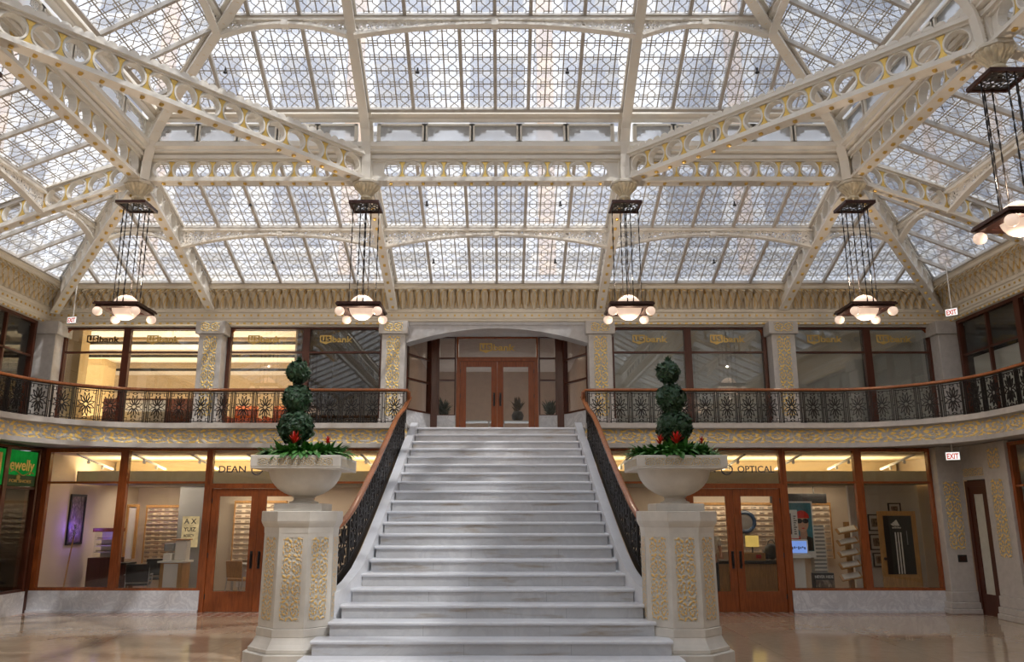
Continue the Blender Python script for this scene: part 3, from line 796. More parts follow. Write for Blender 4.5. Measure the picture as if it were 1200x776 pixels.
# upper ribs: deep curved haunch above each ring node, then along the slope
def upper_rib(p_in, direction, run, name, label, slope=SLP):
    """p_in: ring node (x, y); direction: unit plan vector up the slope"""
    x, y = p_in; D = V((direction[0], direction[1], 0)); dl = D.length; Z = V((0, 0, 1)); base = V((x, y, 0))
    root = thing(name, label, 'rib', (x, y, RZ), kind='structure')
    nn = D.normalized().cross(Z)
    k = RY - UY    # plan offset of the slope foot from the node
    outer = [(.06, 8.2), (.08, 8.9), (.2, 9.36), (k, UZ - .04)] + [(k + run * t, UZ - .04 + slope * run * t) for t in [i / 8 for i in range(1, 9)]]
    inner = [(-.0 + .14, 8.2), (.17, 8.55), (.26, 8.86), (.42, 9.08), (k + .12, 9.24)] 
    inner = [(.16, 8.2), (.19, 8.6), (.29, 8.9), (.46, 9.12), (.75, 9.34), (1.15, 9.34 + .4 * slope)] + [(k + .62 + (run - .62) * t, 9.34 + slope * (k + .62 + (run - .62) * t - .75)) for t in [i / 6 for i in range(1, 7)]]
    outer = [(a, z) for a, z in outer]
    N = 22
    def resample(pl_):
        L = [0]
        for a, c in zip(pl_, pl_[1:]): L.append(L[-1] + sqrt((a[0] - c[0]) ** 2 + (a[1] - c[1]) ** 2))
        o = []
        for i in range(N + 1):
            t = L[-1] * i / N
            for j in range(len(pl_) - 1):
                if t <= L[j + 1] + 1e-9:
                    f = (t - L[j]) / max(1e-9, L[j + 1] - L[j]); o.append((pl_[j][0] + (pl_[j + 1][0] - pl_[j][0]) * f, pl_[j][1] + (pl_[j + 1][1] - pl_[j][1]) * f)); break
        return o
    oo, ii = resample(outer), resample(inner)
    w3 = lambda q, w=0: base + D * q[0] + Z * q[1] + nn * w
    b = MB()
    for i in range(N):
        b.prism([w3(ii[i], -.04), w3(ii[i + 1], -.04), w3(oo[i + 1], -.04), w3(oo[i], -.04)], nn * .08)
    b.build('lacework_web', M['lace_web'], root)
    b = MB()
    for i in range(N): b.beam(w3(ii[i]), w3(ii[i + 1]), .17, .045, up=(D * .3 + Z)); 
    b.build('inner_flange', M['steel'], root)
    b = MB()
    for i in range(N): b.beam(w3(oo[i]), w3(oo[i + 1]), .22, .06, up=(D * .3 + Z))
    b.build('outer_flange', M['steel'], root)
    for i in range(1, N * 2):
        a, c = ii[i // 2], ii[min(N, i // 2 + 1)]; q = w3(((a[0] + c[0]) / 2, (a[1] + c[1]) / 2) if i % 2 else a)
        if i == 1:
            b = MB(); b.obox(q - D * .012, D * .02, nn * .022, Z * .022); proto = b.build('gilded_stud', M['gold'], root, label='gilded stud'); q0 = q
        else:
            o = proto.copy(); COL.objects.link(o); o.parent = root; o.location = q - q0
m, nt, out = newmat('lacework_cast_iron')
vo = node('ShaderNodeTexVoronoi', feature='DISTANCE_TO_EDGE'); vo.inputs['Scale'].default_value = 17; lk(coords(), vo.inputs['Vector'])
p_ = node('ShaderNodeBsdfPrincipled'); p_.inputs['Roughness'].default_value = .5
lk(ramp(vo.outputs[0], [(.05, (.80, .75, .66)), (.2, (.66, .58, .47))]), p_.inputs['Base Color']); lk(bump(vo.outputs[0], .8, .03), p_.inputs['Normal']); lk(p_.outputs[0], out.inputs[0]); M['lace_web'] = m
for s in (-1, 1):
    upper_rib((s * RX2, RY), (0, -1), 3.85, 'upper_rib', f'curved upper rib rising from the {side(s)} middle pendant')
    upper_rib((s * RX, RY), (-s, -1), UX, 'upper_hip_rib', f'curved hip rib rising from the far {side(s)} corner pendant')
    upper_rib((s * RX, NB[s]), (-s, 0), 4.0, 'upper_rib', f'curved upper rib rising from the near {side(s)} pendant')
zu = UZ + SLP * run1 - .08; yu = UY - run1
for a, c, g, t in bays:
    a2, c2 = max(a, -hipx(run1)), min(c, hipx(run1))
    tie((a2 + .06, yu, zu), (c2 - .06, yu, zu), 0, 'tie_arch', f'flat arched tie across the raised end slope, {t}', .30, .08)
for s in (-1, 1):
    tie((s * (UX - run1), NB[s] + .05, zu), (s * (UX - run1), UY - run1 - .05, zu), 0, 'tie_arch', f'flat arched tie across the raised {side(s)} slope, first bay', .30, .08)
b = MB(); b.beam((0, YN, UZ + SLP * UX), (0, UY - UX, UZ + SLP * UX), .3, .2); b.build('ridge_beam', M['steel'], label='ridge beam at the top of the glazed roof', category='beam', kind='structure')
# upper light court: glazed brick walls with windows standing round the skylight
def court_wall(name, label, p0, p1, nrm, z0=7.9, z1=27):
    p0, p1, nrm = V(p0), V(p1), V(nrm); L = (p1 - p0).length; d = (p1 - p0) / L; Z = V((0, 0, 1))
    root = thing(name, label, 'wall', tuple(p0 + Z * z0), kind='structure')
    b = MB(); b.obox((p0 + p1) / 2 + Z * (z0 + z1) / 2 - nrm * .25, d * L / 2, nrm * .2, Z * (z1 - z0) / 2); b.build('brick_face', M['court'], root)
    nb = int(L / 2.5); fl_ = int((z1 - z0) / 3.4)
    b = MB(); pe = MB(); si = MB()
    for i in range(nb):
        for j in range(fl_):
            c = p0 + d * (L * (i + .5) / nb) + Z * (z0 + 1.75 + 3.4 * j)
            b.obox(c + nrm * -.04, d * .72, nrm * .03, Z * 1.05)
            si.obox(c + nrm * .03 - Z * 1.15, d * .9, nrm * .1, Z * .08)
        if i % 2 == 0: pe.obox(p0 + d * (L * (i + 1.0) / nb) + Z * (z0 + z1) / 2 - nrm * .03, d * .22, nrm * .04, Z * (z1 - z0) / 2)
    b.build('windows', M['courtwin'], root, kind='stuff'); pe.build('terracotta_strips', M['courtpeach'], root, kind='stuff'); si.build('sills', M['court'], root, kind='stuff')
court_wall('wall_upper_north', 'pale brick wall of the upper light court seen through the end skylight', (-XW - .6, YW + .6, 0), (XW + .6, YW + .6, 0), (0, -1, 0))
for s in (-1, 1): court_wall(f'wall_upper_{side(s)}', f'pale brick wall of the upper light court seen through the {side(s)} skylight', (s * (XW + .6), YN - .6, 0), (s * (XW + .6), YW + .6, 0), (-s, 0, 0))

# sprinkler heads under the glass
def sprinkler(p, label):
    r = thing('sprinkler_head', label, 'sprinkler', tuple(p), 'sprinkler heads under the skylight')
    b = MB(); b.tube([V(p) + V((0, 0, -.02)), V(p) + V((0, 0, -.09))], .018, 8); b.build('pipe', M['iron'], r)
    b = MB(); b.lathe([(.02, 0), (.035, -.02), (.04, -.035), (.01, -.04)], V(p) + V((0, 0, -.085)), 10); b.build('rose', M['iron'], r)
for x, t in ((-1.45, 'west half of the middle bay'), (1.35, 'east half of the middle bay'), (-5.15, 'west bay'), (5.0, 'east bay')):
    sprinkler(P(x, mid + (LV - mid) * .42), f'tiny sprinkler in the upper row of the end slope, {t}')
    sprinkler(P(x, mid * .45), f'tiny sprinkler in the lower row of the end slope, {t}')
    sprinkler(U(x * (.98 if abs(x) < 2 else .96), .78 * ku), f'tiny sprinkler under the raised end slope, {t}')
# ------------------------------------------------------------------ staircase
RS, TR, YT = HM / 21, .352, 17.3
hw_k = lambda k: {1: 2.35, 2: 2.28, 3: 2.14, 4: 2.06, 5: 1.99, 6: 1.92}.get(k, 1.72 + .13 * (21 - k) / 14)
stair = thing('marble_staircase', 'broad white marble staircase rising to the bank entrance', 'staircase', (0, 10.2, 0), kind='structure')
for k in range(1, 22):
    y = YT - TR * (21 - k); z = k * RS; w = hw_k(k); yb = y + TR + .03 if k < 21 else 17.34
    b = MB()
    b.cur = 0; b.box(-w + .02, w - .02, y + .035, yb, z - RS if k > 1 else 0, z - .045)
    b.cur = 1
    # tread with rounded nosing
    pr = [(yb, z), (y + .018, z), (y + .005, z - .008), (y, z - .02), (y + .006, z - .036), (y + .02, z - .045), (yb, z - .045)]
    b.prism([(-w, a, c) for a, c in pr], (2 * w, 0, 0))
    o = b.build('step', [M['stair'], M['tread']], stair)
    for sx in ([-.9, .75] if k % 2 else [-.35, 1.0]):   # open joints between the slabs
        j = MB(); j.box(sx - .0025, sx + .0025, y + .0335, y + .04, z - RS + .002, z - .045); 
        if k < 9: j.build('slab_joint', M['grey'], stair)
curb_pts = [(1.79, 17.45, 3.87), (1.80, 17.0, 3.665), (1.82, 16.3, 3.31), (1.85, 15.02, 2.66), (1.885, 13.9, 2.09), (1.91, 13.1, 1.69), (1.94, 12.45, 1.36), (1.985, 12.02, 1.15), (2.06, 11.7, .99), (2.16, 11.45, .88), (2.3, 11.3, .82)]
def offs(pts, d):
    o = []
    for i, p in enumerate(pts):
        a, c = V(pts[max(0, i - 1)]), V(pts[min(len(pts) - 1, i + 1)]); t = (c - a); t.z = 0; t.normalize()
        o.append(V(p) + V((-t.y, t.x, 0)) * d)
    return o
for s in (-1, 1):
    cp = [(s * x, y, z) for x, y, z in curb_pts]; l, r = offs(cp, .075), offs(cp, -.075)
    b = MB()
    for i in range(len(cp) - 1):
        a, c, e, f = l[i], l[i + 1], r[i + 1], r[i]; g = lambda p: V((p.x, p.y, 0))
        b.poly([a, c, e, f]); b.poly([a, c, g(c), g(a)]); b.poly([f, e, g(e), g(f)])
    b.poly([l[0], r[0], V((r[0].x, r[0].y, 0)), V((l[0].x, l[0].y, 0))])
    b.build('string_wall', M['tread'], stair, smooth=True, label=f'curving white marble string on the {side(s)} flank')
# ------------------------------------------------------------------ wrought iron panels and handrails
def rosette_panel(W, H, shear=0.0, t=.016):
    """one railing panel in the XZ plane, centred on x = 0, standing on z = 0"""
    b = MB(); d = .018
    def bar(x0, z0, x1, z1, w=t): b.beam((x0, 0, z0 + shear * x0), (x1, 0, z1 + shear * x1), d, w, up=(0, 0, 1) if abs(x1 - x0) > abs(z1 - z0) * .2 else (1, 0, 0))
    h = W / 2; z0, z1 = .045, H - .02; cz = (z0 + z1) / 2
    for z in (z0, z1): bar(-h, z, h, z)
    for x in (-h + .03, h - .03): bar(x, 0, x, H)
    n = 12; R = h - .04; ky = ((z1 - z0) / 2 * .86) / R
    for i in range(n):
        a = 2 * pi * i / n + pi / n; R2 = R * (1.0 if i % 3 else 1.0)
        sp = .15
        p = lambda r, q: (r * cos(q), cz + r * sin(q) * ky)
        q0, q1, q2, q3 = p(.035, a - .5 * sp * 2), p(R * .62, a - sp * 1.35), p(R * .98, a), p(R * .62, a + sp * 1.35)
        bar(*q0, *q1, t * .8); bar(*q1, *q2, t * .8); bar(*q2, *q3, t * .8); bar(*q3, *p(.035, a + .5 * sp * 2), t * .8)
    for k in range(8):
        a0, a1 = 2 * pi * k / 8, 2 * pi * (k + 1) / 8; bar(.045 * cos(a0), cz + .045 * sin(a0), .045 * cos(a1), cz + .045 * sin(a1), .014)
    for sz in (-1, 1):
        zt = cz + sz * (z1 - z0) / 2; zi = cz + sz * R * ky
        bar(0, zi, .05, (zi + zt) / 2, t * .7); bar(0, zi, -.05, (zi + zt) / 2, t * .7); bar(.05, (zi + zt) / 2, 0, zt, t * .7); bar(-.05, (zi + zt) / 2, 0, zt, t * .7)
        for sx in (-1, 1):
            bar(sx * (h - .085), cz + sz * .23, sx * (h - .085), zt, t * .6); bar(sx * (h - .03), cz + sz * .23, sx * (h - .085), cz + sz * .23, t * .6)
    return b
def rail_along(name, pts, root, w=.05, hgt=.032):
    b = MB(); n = 12; pts = [V(p) for p in pts]; k = len(pts); vs = []
    for i, p in enumerate(pts):
        t = (pts[min(k - 1, i + 1)] - pts[max(0, i - 1)]).normalized(); sd = t.cross(V((0, 0, 1))).normalized(); up = sd.cross(t)
        for j in range(n):
            a = 2 * pi * j / n; e = lambda q: (abs(q) ** .75) * (1 if q > 0 else -1)
            vs.append(p + sd * w * e(cos(a)) + up * hgt * e(sin(a)))
    fs = [(i * n + j, i * n + (j + 1) % n, (i + 1) * n + (j + 1) % n, (i + 1) * n + j) for i in range(k - 1) for j in range(n)]
    fs += [tuple(range(n)), tuple(reversed(range((k - 1) * n, k * n)))]
    b.mesh(vs, fs); return b.build(name, M['rail'], root, smooth=True, label='polished reddish wood handrail')
PH = .66; RAILZ = HM + .73
rail_low = [(1.86, 17.25, 4.46), (1.87, 17.0, 4.335), (1.90, 16.45, 4.06), (1.955, 15.8, 3.79), (1.99, 14.6, 3.20), (2.02, 13.6, 2.70), (2.07, 12.6, 2.19), (2.11, 12.15, 1.96), (2.17, 11.85, 1.80), (2.26, 11.62, 1.68)]
for s in (-1, 1):
    root = thing('balcony_railing', f'black iron balcony railing with rosettes and wooden handrail, {side(s)} half of the gallery', 'railing', (s * 6, YB + .06, HM + .01))
    path = balcony_path(s, -.07, 6.5, 1.92)
    L = strip_len(path); total = L[-1]
    def at(d):
        d = max(0, min(total - 1e-6, d))
        for i in range(len(path) - 1):
            if d <= L[i + 1]:
                f = (d - L[i]) / (L[i + 1] - L[i]); a, c = V(path[i]), V(path[i + 1]); t = (c - a).normalized(); return a + (c - a) * f, t
    pitch = .4545; n = int(total / pitch)
    proto = post = None
    for i in range(n):
        p, t = at(pitch * (i + .5)); ang = atan2(t.y, t.x)
        loc = V((p.x, p.y, HM + .015)) - V(LOC[root.name])
        if proto is None: proto = rosette_panel(pitch - .04, PH).build('rosette_panel', M['iron'], root); proto.data.transform(Matrix.Translation(V(LOC[root.name]))); o = proto
        else: o = proto.copy(); COL.objects.link(o); o.parent = root
        o.location = loc; o.rotation_euler = (0, 0, ang)
    for i in range(n + 1):
        p, t = at(pitch * i); ang = atan2(t.y, t.x); loc = V((p.x, p.y, HM + .012)) - V(LOC[root.name])
        if post is None:
            b = MB()
            for x in (-.02, .02): b.box(x - .008, x + .008, -.01, .01, 0, PH + .03)
            b.box(-.034, .034, -.014, .014, 0, .02); b.box(-.03, .03, -.012, .012, PH * .5, PH * .5 + .02)
            post = b.build('post', M['iron'], root); post.data.transform(Matrix.Translation(V(LOC[root.name]))); o = post
        else: o = post.copy(); COL.objects.link(o); o.parent = root
        o.location = loc; o.rotation_euler = (0, 0, ang)
    b = MB()
    for a, c in zip(path, path[1:]): b.beam((a[0], a[1], HM + PH + .03), (c[0], c[1], HM + PH + .03), .045, .014)
    b.build('top_bar', M['iron'], root)
    fine = [at(total * i / 60)[0] for i in range(61)]
    cor = [V((s * 1.87, YB + .25, 4.33)), V((s * 1.86, YB + .14, RAILZ - .045)), V((s * 1.885, YB + .085, RAILZ - .005))]
    rail_along('handrail', cor + [V((q.x, q.y, RAILZ)) for q in fine if abs(q.x) > 1.93 or q.y < YB - .1], root)
    # stair railing
    root = thing('stair_railing', f'black iron stair railing with curling wooden handrail on the {side(s)} flank of the staircase', 'railing', (s * 1.95, 14.2, 1.6))
    rp = [V((s * x, y, z)) for x, y, z in rail_low]
    # refine the curve
    fine = []
    for i in range(len(rp) - 1):
        for k in range(6):
            t = k / 6; p0, p1, p2, p3 = rp[max(0, i - 1)], rp[i], rp[i + 1], rp[min(len(rp) - 1, i + 2)]
            fine.append(.5 * ((2 * p1) + (p2 - p0) * t + (2 * p0 - 5 * p1 + 4 * p2 - p3) * t * t + (3 * p1 - p0 - 3 * p2 + p3) * t ** 3))
    fine.append(rp[-1]); rail_along('handrail', fine[5:], root)
    FL = [0]
    for a, c in zip(fine, fine[1:]): FL.append(FL[-1] + sqrt((a.x - c.x) ** 2 + (a.y - c.y) ** 2))
    def fat(d):
        for i in range(len(fine) - 1):
            if d <= FL[i + 1] + 1e-9:
                f = (d - FL[i]) / max(1e-9, FL[i + 1] - FL[i]); return fine[i] + (fine[i + 1] - fine[i]) * f
        return fine[-1]
    N = 12; d0 = .75; pw = (FL[-1] - .08 - d0) / N
    for i in range(N):
        a, c = fat(d0 + pw * i), fat(d0 + pw * (i + 1)); hgt = .70 
        plan = sqrt((a.x - c.x) ** 2 + (a.y - c.y) ** 2); sh = (c.z - a.z) / plan
        b = rosette_panel(plan - .03, hgt, sh); m_ = (a + c) / 2; ang = atan2(c.y - a.y, c.x - a.x)
        b.v = [Matrix.Rotation(ang, 3, 'Z') @ v + V((m_.x, m_.y, m_.z - hgt - .02)) for v in b.v]
        b.build('rosette_panel', M['iron'], root)
    for i in range(N + 1):
        a = fat(d0 + pw * i); b = MB()
        b.obox((a.x, a.y, a.z - .37), (.011, 0, 0), (0, .02, 0), (0, 0, .365)); b.build('post', M['iron'], root)
    for dz, w_, h_, nm in ((.77, .03, .13, 'bottom_rail'), (.035, .035, .014, 'top_bar')):
        b = MB()
        for a, c in zip(fine[6:], fine[7:]): b.beam(a - V((0, 0, dz)), c - V((0, 0, dz)), w_, h_)
        b.build(nm, M['iron'], root)
# ------------------------------------------------------------------ pedestals, urns and planting
PXS, PY = {-1: -2.62, 1: 2.53}, 11.3
def blade(b, p, d, L, w, droop, n=5, tw=0.0, fold=.25):
    """a bent leaf blade from p in direction d"""
    d = d.normalized(); sd = d.cross(V((0, 0, 1)))
    if sd.length < .05: sd = V((1, 0, 0))
    sd.normalize(); q = V(p); pts = []
    dirv = d.copy()
    for i in range(n + 1):
        t = i / n; ww = w * sin(pi * min(1, .12 + t * .88)) ** .8 if i < n else .002
        up = sd.cross(dirv).normalized()
        pts.append((q + sd * ww - up * ww * fold, q.copy(), q - sd * ww - up * ww * fold))
        q = q + dirv * (L / n); dirv = (dirv + V((0, 0, -droop / n))).normalized()
    for i in range(n):
        a, c = pts[i], pts[i + 1]
        b.poly([a[0], a[1], c[1], c[0]]); b.poly([a[1], a[2], c[2], c[1]])
def ivy_ball(c, r, rnd, nl):
    b = MB(); c = V(c); g = pi * (3 - sqrt(5))
    b.cur = 1; b.sphere(c, r * .80, 16, 10); b.cur = 0  # black core: shade between the leaves put into the colour
    for i in range(nl):
        z = 1 - 2 * (i + .5) / nl; rr = sqrt(1 - z * z); a = g * i + rnd.uniform(-.2, .2)
        n = V((rr * cos(a), rr * sin(a), z)); n = (n + V((rnd.uniform(-1, 1), rnd.uniform(-1, 1), rnd.uniform(-.7, 1))) * .95).normalized()
        p = c + V((rr * cos(a), rr * sin(a), z)) * r * rnd.uniform(.88, 1.08)
        t = n.cross(V((rnd.uniform(-1, 1), rnd.uniform(-1, 1), rnd.uniform(-1, 1)))).normalized(); s_ = n.cross(t); k = rnd.uniform(.046, .070)
        out_ = [(0, -.9), (.45, -.75), (.95, -.45), (.5, 0.0), (.7, .45), (.25, .4), (0, 1.15), (-.25, .4), (-.7, .45), (-.5, 0.0), (-.95, -.45), (-.45, -.75)]
        mid_ = p + n * k * .25
        for j in range(12):
            (x0, y0), (x1, y1) = out_[j], out_[(j + 1) % 12]
            b.poly([mid_, p + (t * x0 + s_ * y0) * k, p + (t * x1 + s_ * y1) * k])
    return b
for s in (-1, 1):
    x = PXS[s]
    ped = thing('stone_pedestal', f'octagonal pale stone pedestal with gilded scroll panels at the {side(s)} foot of the staircase', 'pedestal', (x, PY, 0))
    b = MB(); b.lathe([(.63, 0), (.63, .166), (.62, .176)], (x, PY, 0), 8, 0, True); b.build('plinth', M['limestone'], ped)
    b = MB(); b.lathe([(.565, .178), (.575, .185), (.575, .225), (.56, .235), (.525, .285), (.50, .33), (.485, .362), (.49, .37), (.49, .46), (.475, .468)], (x, PY, 0), 8, 0, True); b.build('flared_base', M['limestone'], ped)
    b = MB(); b.lathe([(.46, .468), (.472, .476), (.462, 1.66)], (x, PY, 0), 8, 0, True); b.build('shaft', M['limestone'], ped)
    b = MB(); b.lathe([(.465, 1.66), (.47, 1.735), (.48, 1.75), (.50, 1.79), (.51, 1.82), (.51, 1.94), (.50, 1.95)], (x, PY, 0), 8, 0, True); b.build('cap', M['limestone'], ped)
    z0, z1 = .56, 1.61
    for k in range(8):
        a = pi / 4 * k; n = V((cos(a), sin(a), 0)); t = V((-sin(a), cos(a), 0))
        r_ = lambda z: .472 - .010 * (z - .476) / 1.184 + .003
        b = MB(); hwid = .145
        b.poly([V((x, PY, z0)) + n * r_(z0) - t * hwid, V((x, PY, z0)) + n * r_(z0) + t * hwid, V((x, PY, z1)) + n * r_(z1) + t * hwid, V((x, PY, z1)) + n * r_(z1) - t * hwid], [(0, 0), (1, 0), (1, 4), (0, 4)])
        b.build('gilded_panel', M['gold_ped'], ped, label='gilded scrollwork panel', fix=False)
    urn = thing('stone_urn', f'pale stone bowl urn with square gilded rim on the {side(s)} pedestal', 'urn', (x, PY, 1.95))
    b = MB(); b.lathe([(.325, 1.951), (.325, 2.04), (.315, 2.05)], (x, PY, 0), 4, 0, True); b.build('foot_slab', M['limestone'], urn, bevel=.008)
    b = MB(); b.lathe([(.20, 2.05), (.20, 2.07), (.15, 2.09), (.135, 2.12), (.16, 2.145)] + [(.50 * sin(radians(18 + 72 * i / 10)) , 2.53 - .40 * cos(radians(18 + 72 * i / 10))) for i in range(11)], (x, PY, 0), 40); b.build('bowl', M['limestone'], urn, smooth=True)
    b = MB(); h = .60
    b.prism([(x - h, PY - h, 2.5), (x + h, PY - h, 2.5), (x + h, PY + h, 2.5), (x - h, PY + h, 2.5)], (0, 0, .02))
    for (x0, x1, y0, y1) in ((x - h, x + h, PY - h, PY - h + .1), (x - h, x + h, PY + h - .1, PY + h), (x - h, x - h + .1, PY - h + .1, PY + h - .1), (x + h - .1, x + h, PY - h + .1, PY + h - .1)): b.box(x0, x1, y0, y1, 2.52, 2.675)
    b.build('square_rim', M['limestone'], urn, bevel=.01)
    for k in range(4):
        a = pi / 2 * k - pi / 2; n = V((cos(a), sin(a), 0)); t = V((-sin(a), cos(a), 0)); c = V((x, PY, 0)) + n * (h + .003); q = .50
        b = MB(); b.poly([c - t * q + V((0, 0, 2.535)), c + t * q + V((0, 0, 2.535)), c + t * q + V((0, 0, 2.645)), c - t * q + V((0, 0, 2.645))], [(0, 0), (8, 0), (8, 1), (0, 1)])
        b.build('gilded_frieze', M['gold_rim'], urn, label='gilded fretted band', fix=False)
    b = MB(); b.box(x - .5, x + .5, PY - .5, PY + .5, 2.52, 2.62); b.build('soil', M['soil'], urn)
    rnd = random.Random(3 + s)
    top = thing('ivy_topiary', f'three-ball ivy topiary rising from the {side(s)} urn', 'topiary', (x - .02, PY, 2.62))
    xs_ = (-.19, -.18, -.16) if s < 0 else (.04, .0, -.02)
    cs = [(x - .19 + .02 if s < 0 else x + .04, 3.11, .22), (x - .18 if s < 0 else x + .01, 3.52, .178), (x - .18 if s < 0 else x - .01, 3.90, .142)]
    b = MB(); b.tube([(cs[0][0], PY, 2.621), (cs[0][0], PY, 3.3), (cs[1][0], PY, 3.6), (cs[2][0], PY, 3.95)], .018, 8); b.build('stem', M['stem'], top)
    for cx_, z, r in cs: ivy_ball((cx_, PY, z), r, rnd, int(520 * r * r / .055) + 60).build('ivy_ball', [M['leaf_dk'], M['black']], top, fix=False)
    b = MB()
    for q in range(7): blade(b, (cs[2][0], PY, 4.02), V((rnd.uniform(-.5, .5), rnd.uniform(-.5, .5), 1)), .12, .022, .3)
    b.build('top_shoots', M['leaf_dk'], top, fix=False)
    lf = thing('leafy_plants', f'low glossy green foliage filling the {side(s)} urn', 'plant', (x, PY, 2.62))
    b = MB()
    for q in range(620):
        a = rnd.uniform(0, 2 * pi); rr = rnd.uniform(.10, .50); px_, py_ = x + rr * cos(a), PY + rr * sin(a)
        out_ = V((cos(a) * rnd.uniform(.2, 1.1), sin(a) * rnd.uniform(.2, 1.1), rnd.uniform(.45, 1.2)))
        blade(b, (px_, py_, 2.63 + rnd.uniform(0, .13) * (1 - rr * .8)), out_, rnd.uniform(.16, .28), rnd.uniform(.034, .056), rnd.uniform(.7, 2.2))
    for q in range(46):
        a = rnd.uniform(0, 2 * pi); blade(b, (x + .46 * cos(a), PY + .46 * sin(a), 2.70), V((cos(a), sin(a), rnd.uniform(.3, .9))), rnd.uniform(.20, .32), .046, 1.9, 6)
    b.build('foliage', M['leaf'], lf, kind='stuff', fix=False)
    for bi, (dx, dy, sc_, tt) in enumerate(((-.06, -.38, 1, 'in the middle of the foliage'), (.34, -.22, .6, 'half hidden at the outer corner of the foliage')) if s < 0 else ((-.02, -.38, 1, 'in the middle of the foliage'), (-.22, -.25, .75, 'beside the stem of the topiary'), (.34, -.3, .5, 'half hidden at the outer corner of the foliage'))):
        if s < 0 and bi == 0: dx = -.08
        br = thing('red_bromeliad', f'red bromeliad flower {tt} in the {side(s)} urn', 'flower', (x + dx, PY + dy, 2.63))
        b = MB()
        for q in range(16):
            a = 2.4 * q; e = .25 + .55 * (q / 16); blade(b, (x + dx, PY + dy, 2.84 + .06 * (1 - q / 16)), V((cos(a) * e, sin(a) * e, 1 - .35 * q / 16)), .135 * sc_, .017 * sc_, .5)
        b.build('bracts', M['red'], br, fix=False)
        b = MB(); b.tube([(x + dx, PY + dy, 2.622), (x + dx, PY + dy, 2.87)], .012, 6); b.build('stalk', M['leaf'], br)
# ------------------------------------------------------------------ hanging electroliers
def make_lamp():
    """local frame: z = 0 at the suspension plate"""
    root = thing('hanging_electrolier', 'lamp', 'lamp', (0, 0, 0))
    b = MB(); h = .285
    b.obox((0, 0, 0), (h - .03, 0, 0), (0, h - .03, 0), (0, 0, .006)); b.build('pierced_plate', M['plate_iron'], root, label='pierced black iron suspension plate')
    b = MB()
    for a in range(4):
        d = V((cos(a * pi / 2), sin(a * pi / 2), 0)); t = V((-d.y, d.x, 0)); b.obox(d * (h - .02), d * .022, t * h, V((0, 0, .028)))
    b.lathe([(.03, .0), (.05, .02), (.03, .06), (.02, .10)], (0, 0, 0), 12); b.build('plate_border', M['bronze'], root)
    zf = -2.05
    for (x, y) in ((-.25, 0), (.25, 0), (-.055, -.25), (.055, -.25), (-.055, .25), (.055, .25)):
        pts = []; rr = []; n = 44
        for i in range(n + 1):
            z = -.02 + (zf + .03) * i / n; k = i % 4; pts.append((x, y, z)); rr.append((.005, .011, .013, .011)[k])
        b = MB(); b.tube(pts, rr, 6); b.build('chain', M['iron'], root)
    b = MB()
    def sqring(ro, ri, z0, z1):
        for (x0, x1, y0, y1) in ((-ro, ro, -ro, -ri), (-ro, ro, ri, ro), (-ro, -ri, -ri, ri), (ri, ro, -ri, ri)): b.box(x0, x1, y0, y1, z0, z1)
    sqring(.415, .24, zf, zf + .03); sqring(.375, .25, zf - .035, zf); sqring(.40, .36, zf + .03, zf + .055)
    b.build('square_frame', M['bronze'], root, label='dark bronze square frame')
    b = MB(); b.sphere((0, 0, zf + .035), .24, 28, 18); b.build('large_globe', M['globe'], root, smooth=True, label='large glowing opal globe')
    for sx in (-1, 1):
        for sy in (-1, 1):
            b = MB(); b.sphere((sx * .345, sy * .345, zf - .115), .088, 18, 12, .95); g = b.build('small_globe', M['globe'], root, smooth=True, label='small glowing opal globe')
            b = MB(); b.lathe([(.045, zf - .045), (.05, zf - .02), (.03, zf - .01), (.03, zf)], (sx * .345, sy * .345, 0), 14); cap_ = b.build('socket', M['bronze'], g)
    return root
ZP = 7.70
lamp = make_lamp(); lamp.location = (-RX2, RY, ZP); LG = 'hanging electroliers under the roof ring'
lamp['label'] = 'hanging square electrolier with glowing globes, west of the entrance arch'; lamp['group'] = LG
lampspots = [(-RX2, RY)]
for x, y, t in ((RX2, RY, 'hanging square electrolier with glowing globes, east of the entrance arch'), (-RX, RY, 'hanging square electrolier with glowing globes under the far west corner capital'), (RX, RY, 'hanging square electrolier with glowing globes under the far east corner capital'), (RX, NB[1], 'nearest hanging electrolier, at the end of the east diagonal girder'), (-RX, NB[-1], 'nearest hanging electrolier, at the end of the west diagonal girder')):
    dup(lamp, (x, y, ZP), t, group=LG); lampspots.append((x, y))
for i, (x, y) in enumerate(lampspots):
    for dz, e in ((-1.98 + .55, LAMPW), (-1.98 - .42, LAMPW * .6)):
        l = bpy.data.lights.new('electrolier_fill', 'POINT'); l.energy = e; l.color = (1, .78, .58); l.shadow_soft_size = 0.0  # unseen point lights added above and below each globe to brighten the steelwork
        o = bpy.data.objects.new('electrolier_fill', l); COL.objects.link(o); o.location = (x, y, ZP + dz)
